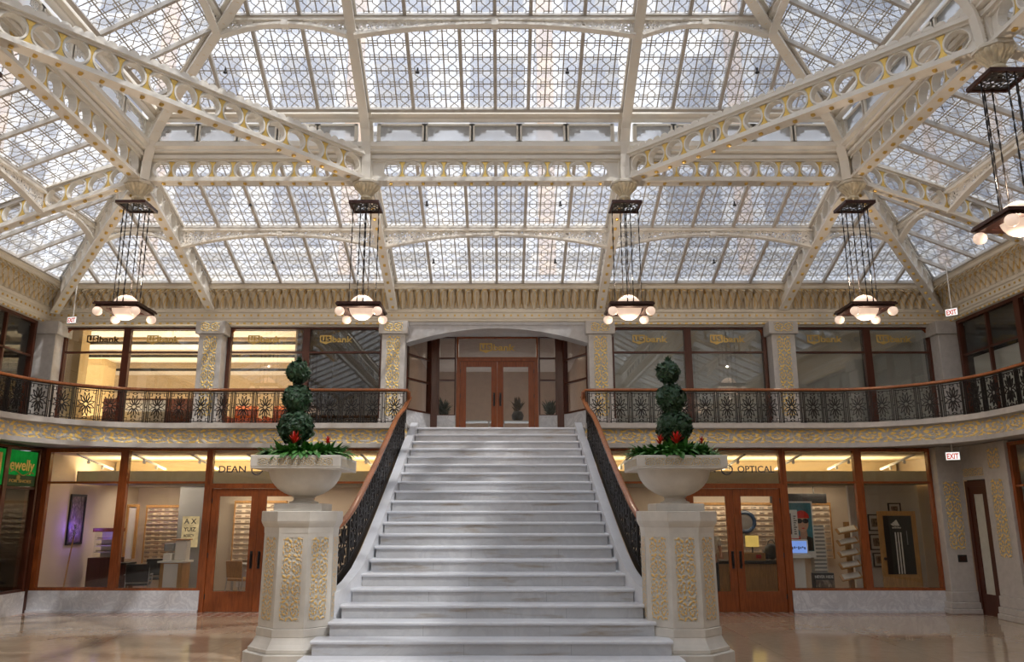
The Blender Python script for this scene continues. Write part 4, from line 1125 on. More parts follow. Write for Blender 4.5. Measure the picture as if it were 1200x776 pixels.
# ------------------------------------------------------------------ joinery helpers
ORD = ['first', 'second', 'third', 'fourth', 'fifth', 'sixth', 'seventh']
class Face:
    """a vertical plane: along p0->p1 (seen from the court), normal towards the court"""
    def __init__(s, p0, p1):
        s.p0, s.p1 = V((p0[0], p0[1], 0)), V((p1[0], p1[1], 0)); s.L = (s.p1 - s.p0).length; s.d = (s.p1 - s.p0) / s.L
        s.n = s.d.cross(V((0, 0, 1))).normalized()
    def __call__(s, a, z, o=0): return s.p0 + s.d * a + V((0, 0, z)) + s.n * o
    def bar(s, b, a0, a1, z0, z1, o0=-.06, o1=.06):
        b.obox(s((a0 + a1) / 2, (z0 + z1) / 2, (o0 + o1) / 2), s.d * (a1 - a0) / 2, s.n * (o1 - o0) / 2, V((0, 0, (z1 - z0) / 2)))
NW = [0]
def window(fc, a0, a1, z0, z1, label, bars=(), fw=.06, mat='wood', glass='glass', vert=()):
    NW[0] += 1
    root = thing(f'window_{NW[0]}', label, 'window', tuple(fc((a0 + a1) / 2, z0)), kind='structure')
    b = MB()
    fc.bar(b, a0, a0 + fw, z0, z1); fc.bar(b, a1 - fw, a1, z0, z1); fc.bar(b, a0 + fw, a1 - fw, z0, z0 + fw * .6); fc.bar(b, a0 + fw, a1 - fw, z1 - fw * .8, z1)
    for z in bars: fc.bar(b, a0 + fw, a1 - fw, z - .022, z + .022, -.03, .045)
    for a in vert: fc.bar(b, a - .03, a + .03, z0 + fw * .6, z1 - fw * .8, -.03, .045)
    b.build('frame', M[mat], root, label='reddish mahogany frame')
    b = MB(); fc.bar(b, a0 + fw * .7, a1 - fw * .7, z0 + fw * .4, z1 - fw * .5, -.006, .002); b.build('pane', M[glass], root)
    return root
ND = [0]
def double_door(fc, a0, a1, z0, z1, label, stile=.14, bottom=.42, mat='wood', top=.16):
    ND[0] += 1
    root = thing(f'door_{ND[0]}', label, 'door', tuple(fc((a0 + a1) / 2, z0)), kind='structure')
    b = MB(); fc.bar(b, a0 - .09, a0, z0, z1 + .07); fc.bar(b, a1, a1 + .09, z0, z1 + .07); fc.bar(b, a0, a1, z1, z1 + .07); b.build('frame', M[mat], root)
    m_ = (a0 + a1) / 2
    for p, q, hs in ((a0 + .005, m_ - .004, 1), (m_ + .004, a1 - .005, -1)):
        b = MB()
        fc.bar(b, p, p + stile, z0 + .01, z1 - .005, -.03, .03); fc.bar(b, q - stile, q, z0 + .01, z1 - .005, -.03, .03)
        fc.bar(b, p + stile, q - stile, z0 + .01, z0 + bottom, -.03, .03); fc.bar(b, p + stile, q - stile, z1 - top, z1 - .005, -.03, .03)
        leaf = b.build('door_leaf', M[mat], root, label='mahogany glazed door leaf')
        b = MB(); fc.bar(b, p + stile - .01, q - stile + .01, z0 + bottom - .01, z1 - top + .01, -.006, .002); b.build('pane', M['glass'], leaf)
        hx = q - stile * .5 if hs > 0 else p + stile * .5
        b = MB(); fc.bar(b, hx - .025, hx + .025, z0 + .84, z0 + 1.18, .03, .042)
        b.tube([fc(hx, z0 + .88, .04), fc(hx, z0 + .90, .085), fc(hx, z0 + 1.0, .095), fc(hx, z0 + 1.12, .085), fc(hx, z0 + 1.14, .04)], .012, 8); b.build('handle', M['black'], leaf, label='black pull handle')
        b = MB()
        for zz in (z0 + .3, z0 + 1.1, z1 - .25): hx = p if hs > 0 else q; fc.bar(b, hx - .012, hx + .012, zz - .05, zz + .05, .028, .036)
        b.build('hinges', M['black'], leaf)
    return root
def put_text(txt, fc, a, z, h, mat, parent, o=.012, bold=0, width=None, align='LEFT', name='lettering', label=None, depth=.006):
    t = text_mb(txt, h, 0, 0, 0, depth, bold, align, width=width)
    b = MB(); b.v = [fc(a + v.x, z + v.z, o - v.y) for v in t.v]; b.f = t.f; b.uv = t.uv; b.mi = t.mi
    ob = b.build(name, M[mat], parent, label=label, fix=False); return t.width
SH = []
def bank_logo(fc, a, z, W, mat, parent):
    """shield with us cut out of it, then bank in heavy italic-free letters"""
    h = W * .19; w = W * .36; o = .012
    if not SH:
        pts = [(0, 1.12), (1, 1.12), (1, -.02), (.78, -.12), (.5, -.38), (.22, -.12), (0, -.02)]   # unit shield, then us cut clean through
        b = MB(); b.prism([(x, .003, z) for x, z in pts], (0, -.006, 0)); so_ = b.build('shield_blank', M['logo_gold'])
        t = text_mb('us', 1.22, .10, .12, 0, .03, .03, 'LEFT', width=.80); to_ = t.build('us_cutter', M['logo_gold'])
        md = so_.modifiers.new('cut', 'BOOLEAN'); md.operation = 'DIFFERENCE'; md.object = to_; md.solver = 'EXACT'
        bpy.context.view_layer.update(); me = bpy.data.meshes.new_from_object(so_.evaluated_get(bpy.context.evaluated_depsgraph_get()))
        SH.append(([v.co.copy() for v in me.vertices], [tuple(p.vertices) for p in me.polygons]))
        for q in (so_, to_): bpy.data.objects.remove(q)
    b = MB(); b.mesh([fc(a + v.x * w, z + v.z * h, o - v.y) for v in SH[0][0]], SH[0][1])
    b.build('shield', M[mat], parent, label='shield of the bank sign with us cut out')
    put_text('bank', fc, a + w * 1.06, z, h * .98, mat, parent, o, .035 * h, width=W - w * 1.06, label='bank in heavy letters')
# ------------------------------------------------------------------ ground floor shop fronts
FL = Face((-9.45, YS), (9.45, YS))
X = lambda x: x + 9.45
def kerb(name, label, x0, x1):
    b = MB(); b.box(x0, x1, YS - .09, YS + .12, 0, .42); b.box(x0, x1, YS - .12, YS + .12, 0, .05); b.build(name, M['white_marble'], label=label, category='base', kind='structure')
kerb('baseboard_west', 'white veined marble base under the west shop windows', -9.42, -5.94); kerb('baseboard_east', 'white veined marble base under the east shop windows', 5.94, 9.06)
for s in (-1, 1): kerb(f'baseboard_{side(s)}_inner', f'white veined marble base beside the {side(s)} flank of the stair', *(sorted((s * 3.82, s * 2.1))))
ZT, Z1 = 2.5, 3.25
window(FL, X(-9.36), X(-7.70), .42, Z1, 'shop window nearest the west corner, looking onto a picture and display case', (2.55,), .10)
window(FL, X(-7.70), X(-5.94), .42, Z1, 'shop window beside the west double door, looking onto a chair and an eye chart', (2.55,), .07)
window(FL, X(5.94), X(7.50), .42, Z1, 'shop window beside the east double door, with poster and brochure rack behind', (2.55,), .07)
window(FL, X(7.50), X(9.06), .42, Z1, 'shop window nearest the east corner, with an oak door behind', (2.55,), .09)
window(FL, X(-3.82), X(-2.1), .42, Z1, 'shop window between the west double door and the stair', (2.55,), .07)
window(FL, X(2.1), X(3.82), .42, Z1, 'shop window between the east double door and the stair', (2.55,), .07)
double_door(FL, X(-5.85), X(-3.91), 0, ZT - .07, 'mahogany glazed double door of the west shop', .15, .40)
double_door(FL, X(3.91), X(5.85), 0, ZT - .07, 'mahogany glazed double door of the east shop', .15, .40)
for x0, sg in ((-5.93, 'west'), (3.83, 'east')):
    w_ = window(FL, X(x0), X(x0 + 2.1), ZT, Z1, f'transom light with shop name over the {sg} double door', (), .05)
    a = X(x0) + .17; zz = 2.76
    t1 = put_text('DEAN', FL, a, zz, .135, 'navy', w_, width=.56, bold=.002)
    b = MB(); c = FL(a + .80, zz + .06, .012)
    for r0, dx, a0, a1 in ((.115, 0, .9, 5.4), (.08, .03, -2.2, 2.4)):
        pts = [c + FL.d * (dx + r0 * cos(a0 + (a1 - a0) * i / 20)) + V((0, 0, r0 * sin(a0 + (a1 - a0) * i / 20))) for i in range(21)]
        b.tube(pts, [.004 + .010 * sin(pi * i / 20) for i in range(21)], 6)
    b.build('swirl_mark', M['navy'], w_, label='interlocking swirl mark of the shop sign')
    put_text('OPTICAL', FL, a + 1.02, zz, .135, 'navy', w_, width=.76, bold=.002)
# interior shells of the two shops
def shell(s, x0, x1, y1, zc, wall, ceil, nm):
    t = thing(f'wall_{nm}', f'inner walls of the {nm.replace("_", " ")}', 'wall', ((x0 + x1) / 2, y1, 0), kind='structure')
    b = MB(); b.box(x0, x1, y1, y1 + .1, 0, zc); b.build('back_wall', wall, t)
    b = MB(); b.box(x0 - .1, x0, YS + .15, y1, 0, zc); b.build('end_wall', wall, t)
    b = MB(); b.box(x1, x1 + .1, YS + .15, y1, 0, zc); b.build('end_wall', wall, t)
    b = MB(); b.box(x0, x1, YS + .15, y1, zc - .06, zc); b.build(f'ceiling_{nm}', ceil, label=f'cream ceiling of the {nm.replace("_", " ")}', category='ceiling', kind='structure')
shell(-1, -9.5, -1.95, 21.5, 3.24, M['plaster'], M['cream'], 'west_shop')
shell(1, 1.95, 10.0, 21.5, 3.24, M['plaster'], M['cream'], 'east_shop')
for s in (-1, 1):
    xa, xb = sorted((s * 2.0, s * (9.45 if s < 0 else 9.9)))
    b = MB(); b.box(xa, xb, 18.2, 18.26, 2.62, 2.86); b.box(xa, xb, 18.2, 19.35, 2.58, 2.62); b.build('bulkhead_soffit', plain('olive_soffit', (.36, .34, .27), .8), label=f'olive bulkhead with cove light across the {side(s)} shop', category='bulkhead', kind='structure')
    b = MB(); b.box(xa, xb, 19.35, 21.5, 2.60, 2.66); b.build('ceiling_lower', plain('grey_inner_ceiling', (.50, .46, .40), .8), label=f'lower ceiling behind the bulkhead of the {side(s)} shop', category='ceiling', kind='structure')
    b = MB(); b.box(xa, xb, 20.0, 20.1, 2.66, 3.18); b.build('cove_wall', M['cream'], label=f'cream cove wall above the bulkhead of the {side(s)} shop', category='wall', kind='structure')
    for i in range(6):
        x = s * (2.9 + 1.22 * i)
        if s > 0 and i > 5: continue
        tr = thing('track_rail', f'slanting white track rail under the {side(s)} shop ceiling, {ORD[i]} from the stair', 'track light', (x, 17.9, 3.0))
        b = MB(); b.beam((x, 17.3, 3.165), (x - s * .1, 18.7, 2.93), .05, .035); b.build('rail', M['white'], tr)
        for t in (.3, .7): b = MB(); b.lathe([(.03, 0), (.035, .06), (.02, .08)], (x - s * .1 * t, 17.3 + 1.4 * t, 3.165 - .235 * t - .10), 10); b.build('lamp_head', M['white'], tr)
# ------------------------------------------------------------------ spectacles on display walls
def spectacles_mesh():
    b = MB(); n = 10
    for sx in (-1, 1):
        pts = [(sx * .034 + .027 * cos(2 * pi * i / n), 0, .020 * sin(2 * pi * i / n)) for i in range(n)]; b.tube(pts, .0035, 5, closed=True)
        b.tube([(sx * .06, 0, .008), (sx * .062, .010 + .004 * sx, .008), (-sx * .05, .012 + .004 * sx, -.004)], .0028, 5)
    b.tube([(-.010, 0, .005), (0, -.002, .010), (.010, 0, .005)], .003, 5)
    return b
spec_protos = None
def display_wall(name, label, fc_loc, w, h, rows, cols, sgroup, specname, backmat, rng, face=0.0):
    """a lit slatted panel with small ledges; spectacles stand on it as things of their own"""
    global spec_protos
    x, y, z = fc_loc
    root = thing(name, label, 'display', (x, y, z))
    b = MB(); b.box(x - w / 2, x + w / 2, y, y + .05, z, z + h); b.build('back_panel', backmat, root)
    for r in range(rows):
        zz = z + h * (r + .25) / rows; b = MB(); b.box(x - w / 2 + .02, x + w / 2 - .02, y - .05, y, zz - .008, zz); b.build('ledge', backmat, root)
    b = MB(); b.box(x - w / 2 - .03, x - w / 2, y - .03, y + .05, z, z + h); b.box(x + w / 2, x + w / 2 + .03, y - .03, y + .05, z, z + h); b.box(x - w / 2 - .03, x + w / 2 + .03, y - .04, y + .05, z + h, z + h + .06); b.build('border', M['oak'], root)
    if spec_protos is None:
        spec_protos = []
        for c, nm in (((.03, .02, .02), 'dark'), ((.16, .06, .02), 'brown'), ((.10, .10, .12), 'grey')):
            o = spectacles_mesh().build('spectacles', plain('spectacle_frame_' + nm, c, .3)); o.location = (x, y - .03, z + h / rows); spec_protos.append((o, [False]))
    for r in range(rows):
        for c in range(cols):
            o, used = spec_protos[rng.randrange(3)]
            if not used[0]: used[0] = True; q = o
            else: q = o.copy(); COL.objects.link(q)
            q.location = (x - w / 2 + w * (c + .5) / cols + rng.uniform(-.01, .01), y - .034, z + h * (r + .25) / rows + .0245); q.rotation_euler = (0, 0, rng.uniform(-.12, .12))
            q['label'] = specname; q['category'] = 'spectacles'; q['group'] = sgroup
rg = random.Random(11)
lit = plain('pale_display_panel', (.78, .66, .52), .6)
display_wall('spectacle_display', 'lit slatted spectacle display on the back wall behind the dark chair of the west shop', (-8.42, 20.6, .72), .80, 1.36, 13, 4, 'spectacles on the west shop display', 'spectacles on the slatted display behind the dark chair', lit, rg)
display_wall('spectacle_display', 'wide lit spectacle display seen through the west double door', (-6.15, 21.2, .75), 1.30, 1.45, 11, 6, 'spectacles behind the west double door', 'spectacles on the display seen through the west double door', lit, rg)
display_wall('spectacle_display', 'lit spectacle display seen through the door leaf beside the east pedestal', (5.45, 21.2, .95), .95, 1.2, 9, 5, 'spectacles behind the east double door', 'spectacles on the display seen through the east double door beside the pedestal', lit, rg)
display_wall('spectacle_display', 'lit spectacle display behind the round blue mirror of the east shop', (6.65, 21.2, .95), 1.05, 1.2, 9, 5, 'spectacles behind the round mirror', 'spectacles on the display behind the round blue mirror', lit, rg)
display_wall('spectacle_display', 'lit spectacle display behind the poster and brochure rack of the east shop', (8.1, 21.2, .80), 1.05, 1.35, 9, 5, 'spectacles behind the brochure rack', 'spectacles on the display behind the brochure rack', lit, rg)
# ------------------------------------------------------------------ west shop furnishings
def boxthing(name, label, cat, parts, loc):
    root = thing(name, label, cat, loc)
    for nm, mat, bxs, bev in parts:
        b = MB()
        for q in bxs: b.box(*q)
        b.build(nm, M[mat] if isinstance(mat, str) else mat, root, bevel=bev)
    return root
r = thing('framed_picture', 'dark framed picture on the side wall of the west shop', 'picture', (-9.46, 18.45, 1.3))
b = MB(); b.box(-9.495, -9.455, 18.12, 18.17, 1.25, 2.35); b.box(-9.495, -9.455, 18.73, 18.78, 1.25, 2.35); b.box(-9.495, -9.455, 18.17, 18.73, 1.25, 1.30); b.box(-9.495, -9.455, 18.17, 18.73, 2.30, 2.35); b.build('frame', M['black'], r)
m, nt, out = newmat('mottled_picture'); p_ = node('ShaderNodeBsdfPrincipled'); n_ = noise(coords('Object', (5, 5, 1.5)), 3, 6, .7, 2)
lk(ramp(n_, [(.35, (.02, .02, .02)), (.5, (.16, .11, .08)), (.65, (.5, .42, .34))]), p_.inputs['Base Color']); lk(p_.outputs[0], out.inputs[0]); M['mottle'] = m
b = MB(); b.box(-9.49, -9.475, 18.17, 18.73, 1.30, 2.30); b.build('print', M['mottle'], r)
boxthing('display_cabinet', 'dark brown counter cabinet with a lit glass case in the west corner window', 'cabinet', [
    ('body', 'wood_dk', [(-9.25, -8.62, 18.7, 19.15, 0, .95)], .006), ('case_glass', 'glass', [(-9.16, -8.70, 18.74, 18.75, .95, 1.52)], 0),
    ('case_back', 'white', [(-9.16, -8.70, 19.08, 19.10, .95, 1.52)], 0), ('shelf', 'white', [(-9.16, -8.70, 18.78, 19.08, z, z + .012) for z in (1.06,)], 0), ('shelf', 'white', [(-9.16, -8.70, 18.78, 19.08, 1.20, 1.212)], 0), ('shelf', 'white', [(-9.16, -8.70, 18.78, 19.08, 1.34, 1.352)], 0),
    ('case_top', 'wood', [(-9.2, -8.66, 18.7, 19.14, 1.52, 1.60)], .004)], (-8.95, 18.9, 0))
for r_, zz in enumerate((1.06, 1.20, 1.34)):
    for c in range(4):
        q = spec_protos[c % 3][0].copy(); COL.objects.link(q); q.location = (-9.10 + .115 * c, 18.86, zz + .012 + .0245); q.rotation_euler = (0, 0, 0); q['label'] = 'spectacles inside the violet lit glass case'; q['group'] = 'spectacles in the glass case'
r = thing('tinsel_pole', 'slim leaning pole with a dark tinsel head beside the framed picture', 'pole', (-9.2, 18.2, 0))
b = MB(); b.tube([(-9.25, 17.75, 0), (-9.28, 18.05, 1.45)], .016, 8); b.build('pole', M['oak'], r)
b = MB(); rr = random.Random(4)
for i in range(60): blade(b, (-9.28, 18.05, 1.42 + .004 * i), V((rr.uniform(-.3, 1), rr.uniform(-1, .6), rr.uniform(-.3, 1))), rr.uniform(.08, .16), .008, .6, 3)
b.build('tinsel_head', M['steelgrey'], r, fix=False)
boxthing('tall_mirror', 'tall oak framed mirror on the back wall, half behind the window mullion', 'mirror', [
    ('frame', 'oak', [(-9.22, -9.16, 20.3, 20.36, .85, 2.15), (-8.98, -8.92, 20.3, 20.36, .85, 2.15), (-9.16, -8.98, 20.3, 20.36, 2.09, 2.15)], .004), ('lit_strip', 'white', [(-9.16, -8.98, 20.33, 20.35, .85, 2.09)], 0)], (-9.07, 20.3, .85))
boxthing('low_cabinet', 'low dark cabinet standing behind the window mullion of the west shop', 'cabinet', [('body', 'wood_dk', [(-8.58, -8.36, 18.7, 19.15, 0, .80)], .006), ('worktop', 'black', [(-8.60, -8.34, 18.67, 19.18, .80, .84)], .004)], (-8.47, 18.9, 0))
def chair(name, label, x, y, rot, seatm, legm='steelgrey'):
    root = thing(name, label, 'chair', (x, y, 0)); R_ = Matrix.Rotation(rot, 3, 'Z')
    def B(nm, mat, fn, bev=0):
        b = MB(); fn(b); b.v = [R_ @ v + V((x, y, 0)) for v in b.v]; b.build(nm, M[mat], root, bevel=bev, smooth=False)
    B('seat', seatm, lambda b: b.box(-.24, .24, -.24, .22, .42, .48), .02)
    B('backrest', seatm, lambda b: b.obox((0, .25, .68), (.23, 0, 0), (0, .018, 0), (0, .03, .19)), .015)
    for sx in (-1, 1):
        B('leg', legm, lambda b: b.tube([(sx * .23, -.22, 0), (sx * .22, -.20, .44)], .013, 8)); B('leg', legm, lambda b: b.tube([(sx * .23, .28, 0), (sx * .225, .22, .44), (sx * .22, .26, .80)], .013, 8))
        B('armrest', legm, lambda b: b.tube([(sx * .25, -.18, .44), (sx * .26, -.16, .64), (sx * .26, .2, .65)], .014, 8))
    return root
chair('office_chair', 'black visitor chair with bright metal legs behind the west shop window', -7.75, 18.0, pi + .3, 'black')
chair('office_chair', 'black chair pulled to the desk under the slatted spectacle display', -8.05, 19.6, .4, 'black')
boxthing('reception_desk', 'pale desk with papers hanging on its front beside the black visitor chair', 'desk', [
    ('body', 'oak', [(-7.45, -6.95, 18.35, 18.8, 0, .86)], .006), ('top', 'white', [(-7.5, -6.9, 18.3, 18.85, .86, .90)], .004), ('paper_notice', 'white', [(-7.36, -7.05, 18.338, 18.346, .34, .84)], 0)], (-7.2, 18.6, 0))
boxthing('lens_machine', 'white and grey desktop instrument standing on the pale desk', 'instrument', [
    ('base', 'white', [(-7.45, -7.25, 18.45, 18.72, .90, 1.06)], .015), ('column', 'white', [(-7.22, -6.95, 18.5, 18.75, .90, 1.34)], .03), ('hood', 'grey', [(-7.46, -7.23, 18.48, 18.70, 1.10, 1.28)], .03), ('cap', 'oak', [(-7.3, -6.93, 18.48, 18.77, 1.34, 1.37)], .004)], (-7.2, 18.6, .90))
r = thing('eye_chart', 'backlit yellowish eye chart on the pier of the west shop', 'eye chart', (-7.62, 20.35, 1.2))
boxthing('pier', 'grey pier carrying the eye chart in the west shop', 'pier', [('body', 'grey', [(-7.98, -7.15, 20.45, 20.9, 0, 2.6)], 0)], (-7.5, 20.6, 0))
b = MB(); b.box(-7.84, -7.44, 20.40, 20.449, 1.12, 1.86); b.build('light_box', glow('eye_chart_face', (1, .72, .36), .75, .45), r)
FE = Face((-9, 20.398), (-5, 20.398))
for t, z, h, w in (('A X', 1.68, .13, .30), ('YUIZ', 1.50, .10, .30), ('AOECY', 1.36, .07, .27)): put_text(t, FE, 1.21, z, h, 'black', r, .004, .002, width=w)
boxthing('consulting_table', 'dark topped table in front of the display behind the west double door', 'table', [('top', 'grey', [(-6.4, -5.2, 19.8, 20.5, .70, .75)], .005), ('leg', 'steelgrey', [(-6.35, -6.30, 19.85, 19.9, 0, .70)], 0), ('leg', 'steelgrey', [(-5.3, -5.25, 19.85, 19.9, 0, .70)], 0), ('leg', 'steelgrey', [(-6.35, -6.30, 20.4, 20.45, 0, .70)], 0), ('leg', 'steelgrey', [(-5.3, -5.25, 20.4, 20.45, 0, .70)], 0), ('modesty_panel', 'white', [(-6.3, -5.3, 20.1, 20.12, .2, .70)], 0)], (-5.8, 20.1, 0))
chair('wooden_chair', 'pale visitor chair beside the table behind the west double door', -5.9, 19.2, pi - .4, 'oak')
for i, x in enumerate((-6.1, -5.65, 5.95, 6.45, 6.95)):
    r = thing('spotlight', f'small ceiling spotlight behind the {"west" if x < 0 else "east"} double door, ' + ('nearer the corner', 'nearer the stair', 'nearest the stair', 'in the middle', 'nearest the poster')[i], 'spotlight', (x, 19.6, 2.4))
    b = MB(); b.tube([(x, 19.6, 2.598), (x, 19.6, 2.5)], .012, 8); b.lathe([(.03, 0), (.045, -.09), (.05, -.12)], (x, 19.6, 2.5), 12); b.build('housing', M['white'], r)
    b = MB(); b.lathe([(.001, -.121), (.046, -.121), (.046, -.124), (.001, -.124)], (x, 19.6, 2.5), 12); b.build('bulb', glow(f'spot_bulb', (1, .85, .6), 3), r)
# ------------------------------------------------------------------ east shop furnishings
r = thing('round_mirror', 'round mirror with blue mosaic rim hanging before the east spectacle display', 'mirror', (6.35, 20.98, 1.75))
b = MB(); pts = [(6.35 + .24 * cos(2 * pi * i / 32), 20.98, 1.72 + .24 * sin(2 * pi * i / 32)) for i in range(32)]; b.tube(pts, .05, 8, closed=True); b.build('rim', plain('blue_mosaic', (.008, .03, .075), .3, 0, .6, 30), r, smooth=True)
b = MB(); b.prism([(6.35 + .21 * cos(2 * pi * i / 32), 20.98, 1.72 + .21 * sin(2 * pi * i / 32)) for i in range(32)], (0, .01, 0)); b.build('mirror_glass', M['steelgrey'], r)
r = thing('table_lamp', 'table lamp with glowing yellow drum shade on the east shop counter', 'lamp', (6.0, 19.35, .87))
b = MB(); b.lathe([(.085, .871), (.08, .885), (.02, .90), (.02, 1.2)], (6.0, 19.35, 0), 16); b.build('base', M['black'], r)
b = MB(); b.lathe([(.15, 1.17), (.15, 1.42), (.145, 1.42), (.145, 1.17)], (6.0, 19.35, 0), 24); b.build('shade', glow('yellow_lampshade', (1, .66, .16), .75, .2), r, label='glowing yellow drum shade')
boxthing('shop_counter', 'long dark topped counter behind the east double door', 'counter', [('top', 'black', [(4.0, 6.9, 19.0, 19.6, .80, .87)], .005), ('front_panel', 'oak', [(4.05, 6.85, 19.05, 19.08, 0, .80)], 0), ('side_panel', 'oak', [(4.05, 4.1, 19.08, 19.55, 0, .80)], 0), ('side_panel', 'oak', [(6.8, 6.85, 19.08, 19.55, 0, .80)], 0)], (5.4, 19.3, 0))
boxthing('cardboard_carton', 'brown carton standing on the counter under the yellow lamp', 'carton', [('box', 'oak', [(5.72, 6.2, 19.05, 19.25, .872, 1.04)], .004), ('label_patch', 'red', [(5.98, 6.1, 19.044, 19.05, .92, 1.0)], 0)], (5.96, 19.2, .87))
r = thing('desk_equipment', 'black desk machine on the counter beside the door handles of the east shop', 'machine', (4.9, 19.3, .87))
b = MB(); b.box(4.72, 5.0, 19.15, 19.4, .872, 1.20); b.build('body', M['black'], r, bevel=.02); b = MB(); b.box(4.74, 4.98, 19.14, 19.15, .98, 1.15); b.build('front', M['grey'], r)
r = thing('dark_handbag', 'bulky black bag on the counter below the round mirror', 'bag', (6.42, 19.3, .87))
b = MB(); b.sphere((6.46, 19.4, 1.06), .17, 16, 10, 1.08); b.sphere((6.36, 19.42, 1.0), .12, 14, 9); b.build('body', M['black'], r, smooth=True)
b = MB(); b.tube([(6.38, 19.4, 1.22)] + [(6.46 - .08 * cos(a_), 19.4, 1.22 + .1 * sin(a_)) for a_ in [pi * i / 8 for i in range(1, 8)]] + [(6.54, 19.4, 1.22)], .012, 6); b.build('handle', M['black'], r)
# poster with a capped figure wearing sunglasses
FP = Face((5.9, 17.45), (7.2, 17.45))
r = thing('window_poster', 'poster of a person in red cap and black sunglasses behind the shop window', 'poster', (6.45, 17.45, 1.05))
def disc(fc, a, z, rx, rz, n=24, o=0.0, a0=0, a1=2 * pi): return [fc(a + rx * cos(a0 + (a1 - a0) * i / n), z + rz * sin(a0 + (a1 - a0) * i / n), o) for i in range(n + (0 if a1 - a0 > 6.2 else 1))]
b = MB(); FP.bar(b, .12, .86, 1.02, 2.18, -.012, 0); b.build('backing', M['white'], r)
b = MB(); FP.bar(b, .15, .83, 1.15, 2.15, 0, .003); b.build('blue_ground', plain('poster_teal', (.05, .20, .25), .5, 0, .3, 5), r)
for nm, mat, loops in (('red_clothing', 'red', [[FP(.17, 1.16, .003), FP(.62, 1.16, .003), FP(.60, 1.36, .003), FP(.5, 1.52, .003), FP(.32, 1.52, .003), FP(.17, 1.36, .003)]]), ('face', plain('poster_skin', (.62, .36, .24), .5), [disc(FP, .62, 1.73, .13, .19, 24, .0045)]), ('cap', 'red', [disc(FP, .62, 1.83, .155, .16, 16, .006, 0, pi)]), ('neck', plain('poster_neck', (.5, .28, .19), .5), [[FP(.56, 1.40, .004), FP(.72, 1.40, .004), FP(.70, 1.6, .004), FP(.56, 1.6, .004)]]), ('sunglasses', 'black', [disc(FP, .555, 1.77, .07, .05, 18, .0075), disc(FP, .69, 1.77, .065, .05, 18, .0075)]), ('lips', 'red', [disc(FP, .63, 1.62, .035, .013, 14, .0075)]), ('dark_jacket', 'black', [[FP(.66, 1.16, .005), FP(.82, 1.16, .005), FP(.82, 1.42, .005), FP(.70, 1.46, .005)]])):
    b = MB()
    for lp in loops: b.prism(lp, FP.n * .0015)
    b.build(nm, M[mat] if isinstance(mat, str) else mat, r)
r = boxthing('sunglass_tower', 'tall narrow white display tower with a slot, in front of the poster', 'display stand', [('panel', 'white', [(6.12, 6.34, 17.2, 17.28, 1.42, 2.0)], .008), ('dark_slot', 'black', [(6.16, 6.20, 17.192, 17.2, 1.5, 1.93)], 0), ('foot', 'white', [(6.05, 6.55, 17.12, 17.36, 0.0, .04), (6.18, 6.42, 17.2, 17.3, .04, 1.10)], .01)], (6.25, 17.25, 0))
b = MB(); rr = random.Random(9)
for i in range(9): b.box(6.25, 6.25 + rr.uniform(.03, .07), 17.192, 17.2, 1.5 + .045 * i, 1.52 + .045 * i)
b.build('printed_script', M['black'], r)
r = thing('tablet_screen', 'small bright blue screen in a white housing on the display tower', 'screen', (6.3, 17.15, 1.1))
b = MB(); b.box(6.07, 6.47, 17.08, 17.19, 1.10, 1.40); b.box(6.03, 6.5, 17.04, 17.19, 1.02, 1.10); b.build('housing', M['white'], r, bevel=.012)
b = MB(); b.box(6.10, 6.44, 17.074, 17.08, 1.13, 1.37); b.build('display', glow('blue_screen', (.25, .42, 1.0), .9, .1), r, label='glowing blue display')
b = MB()
for i in range(7): b.box(6.13 + .042 * i, 6.155 + .042 * i, 17.07, 17.074, 1.20 + .015 * (i % 3), 1.25 + .012 * (i % 2))
b.build('screen_figures', M['navy'], r)
r = thing('rotating_rack', 'slim rotating spectacle rack with many slots beside the poster', 'rack', (7.05, 18.1, 0))
b = MB(); b.lathe([(.22, 0), (.22, .03), (.03, .05), (.03, .5)], (7.05, 18.1, 0), 20); b.build('foot', M['grey'], r)
b = MB(); b.box(6.92, 7.18, 17.98, 18.22, .5, 1.68); b.build('column', M['grey'], r, bevel=.01)
for i in range(14):
    b = MB(); b.box(6.91, 7.19, 17.965, 17.98, .56 + .08 * i, .60 + .08 * i); b.build('slot', M['white'], r)
r = thing('brochure_rack', 'wooden stand with five tilted brochure shelves in the east shop window', 'rack', (7.6, 17.7, 0))
b = MB(); b.box(7.56, 7.66, 17.78, 17.86, 0, 1.75); b.build('post', M['oak'], r); b = MB(); b.box(7.4, 7.85, 17.6, 18.0, 0, .04); b.build('foot', M['oak'], r)
for i in range(5):
    z = .62 + .24 * i; b = MB(); b.obox((7.55, 17.68, z), (.21, -.02, .04), (.02, .13, .05), (0, -.004, .010)); sh = b.build('shelf', M['oak'], r)
    b = MB(); b.obox((7.55, 17.67, z + .022), (.17, -.016, .033), (.015, .10, .04), (0, -.002, .007)); b.build('brochures', M['white'], sh)
r = thing('advert_box', 'dark printed advertising box standing on the base of the east shop window', 'box', (6.75, 17.3, 0))
b = MB(); b.box(6.60, 7.02, 17.25, 17.4, 0.001, .72); b.build('carton', M['black'], r, bevel=.004); FB = Face((6.57, 17.248), (7.07, 17.248)); put_text('NEVER HIDE', FB, .05, .62, .055, 'white', r, .004, .001, width=.38)
b = MB(); FB.bar(b, .06, .44, .44, .58, .002, .005); b.build('printed_photo', M['mottle'], r)
r = thing('dark_canopy', 'dark hanging sign board above the east spectacle display', 'board', (7.6, 20.6, 2.2))
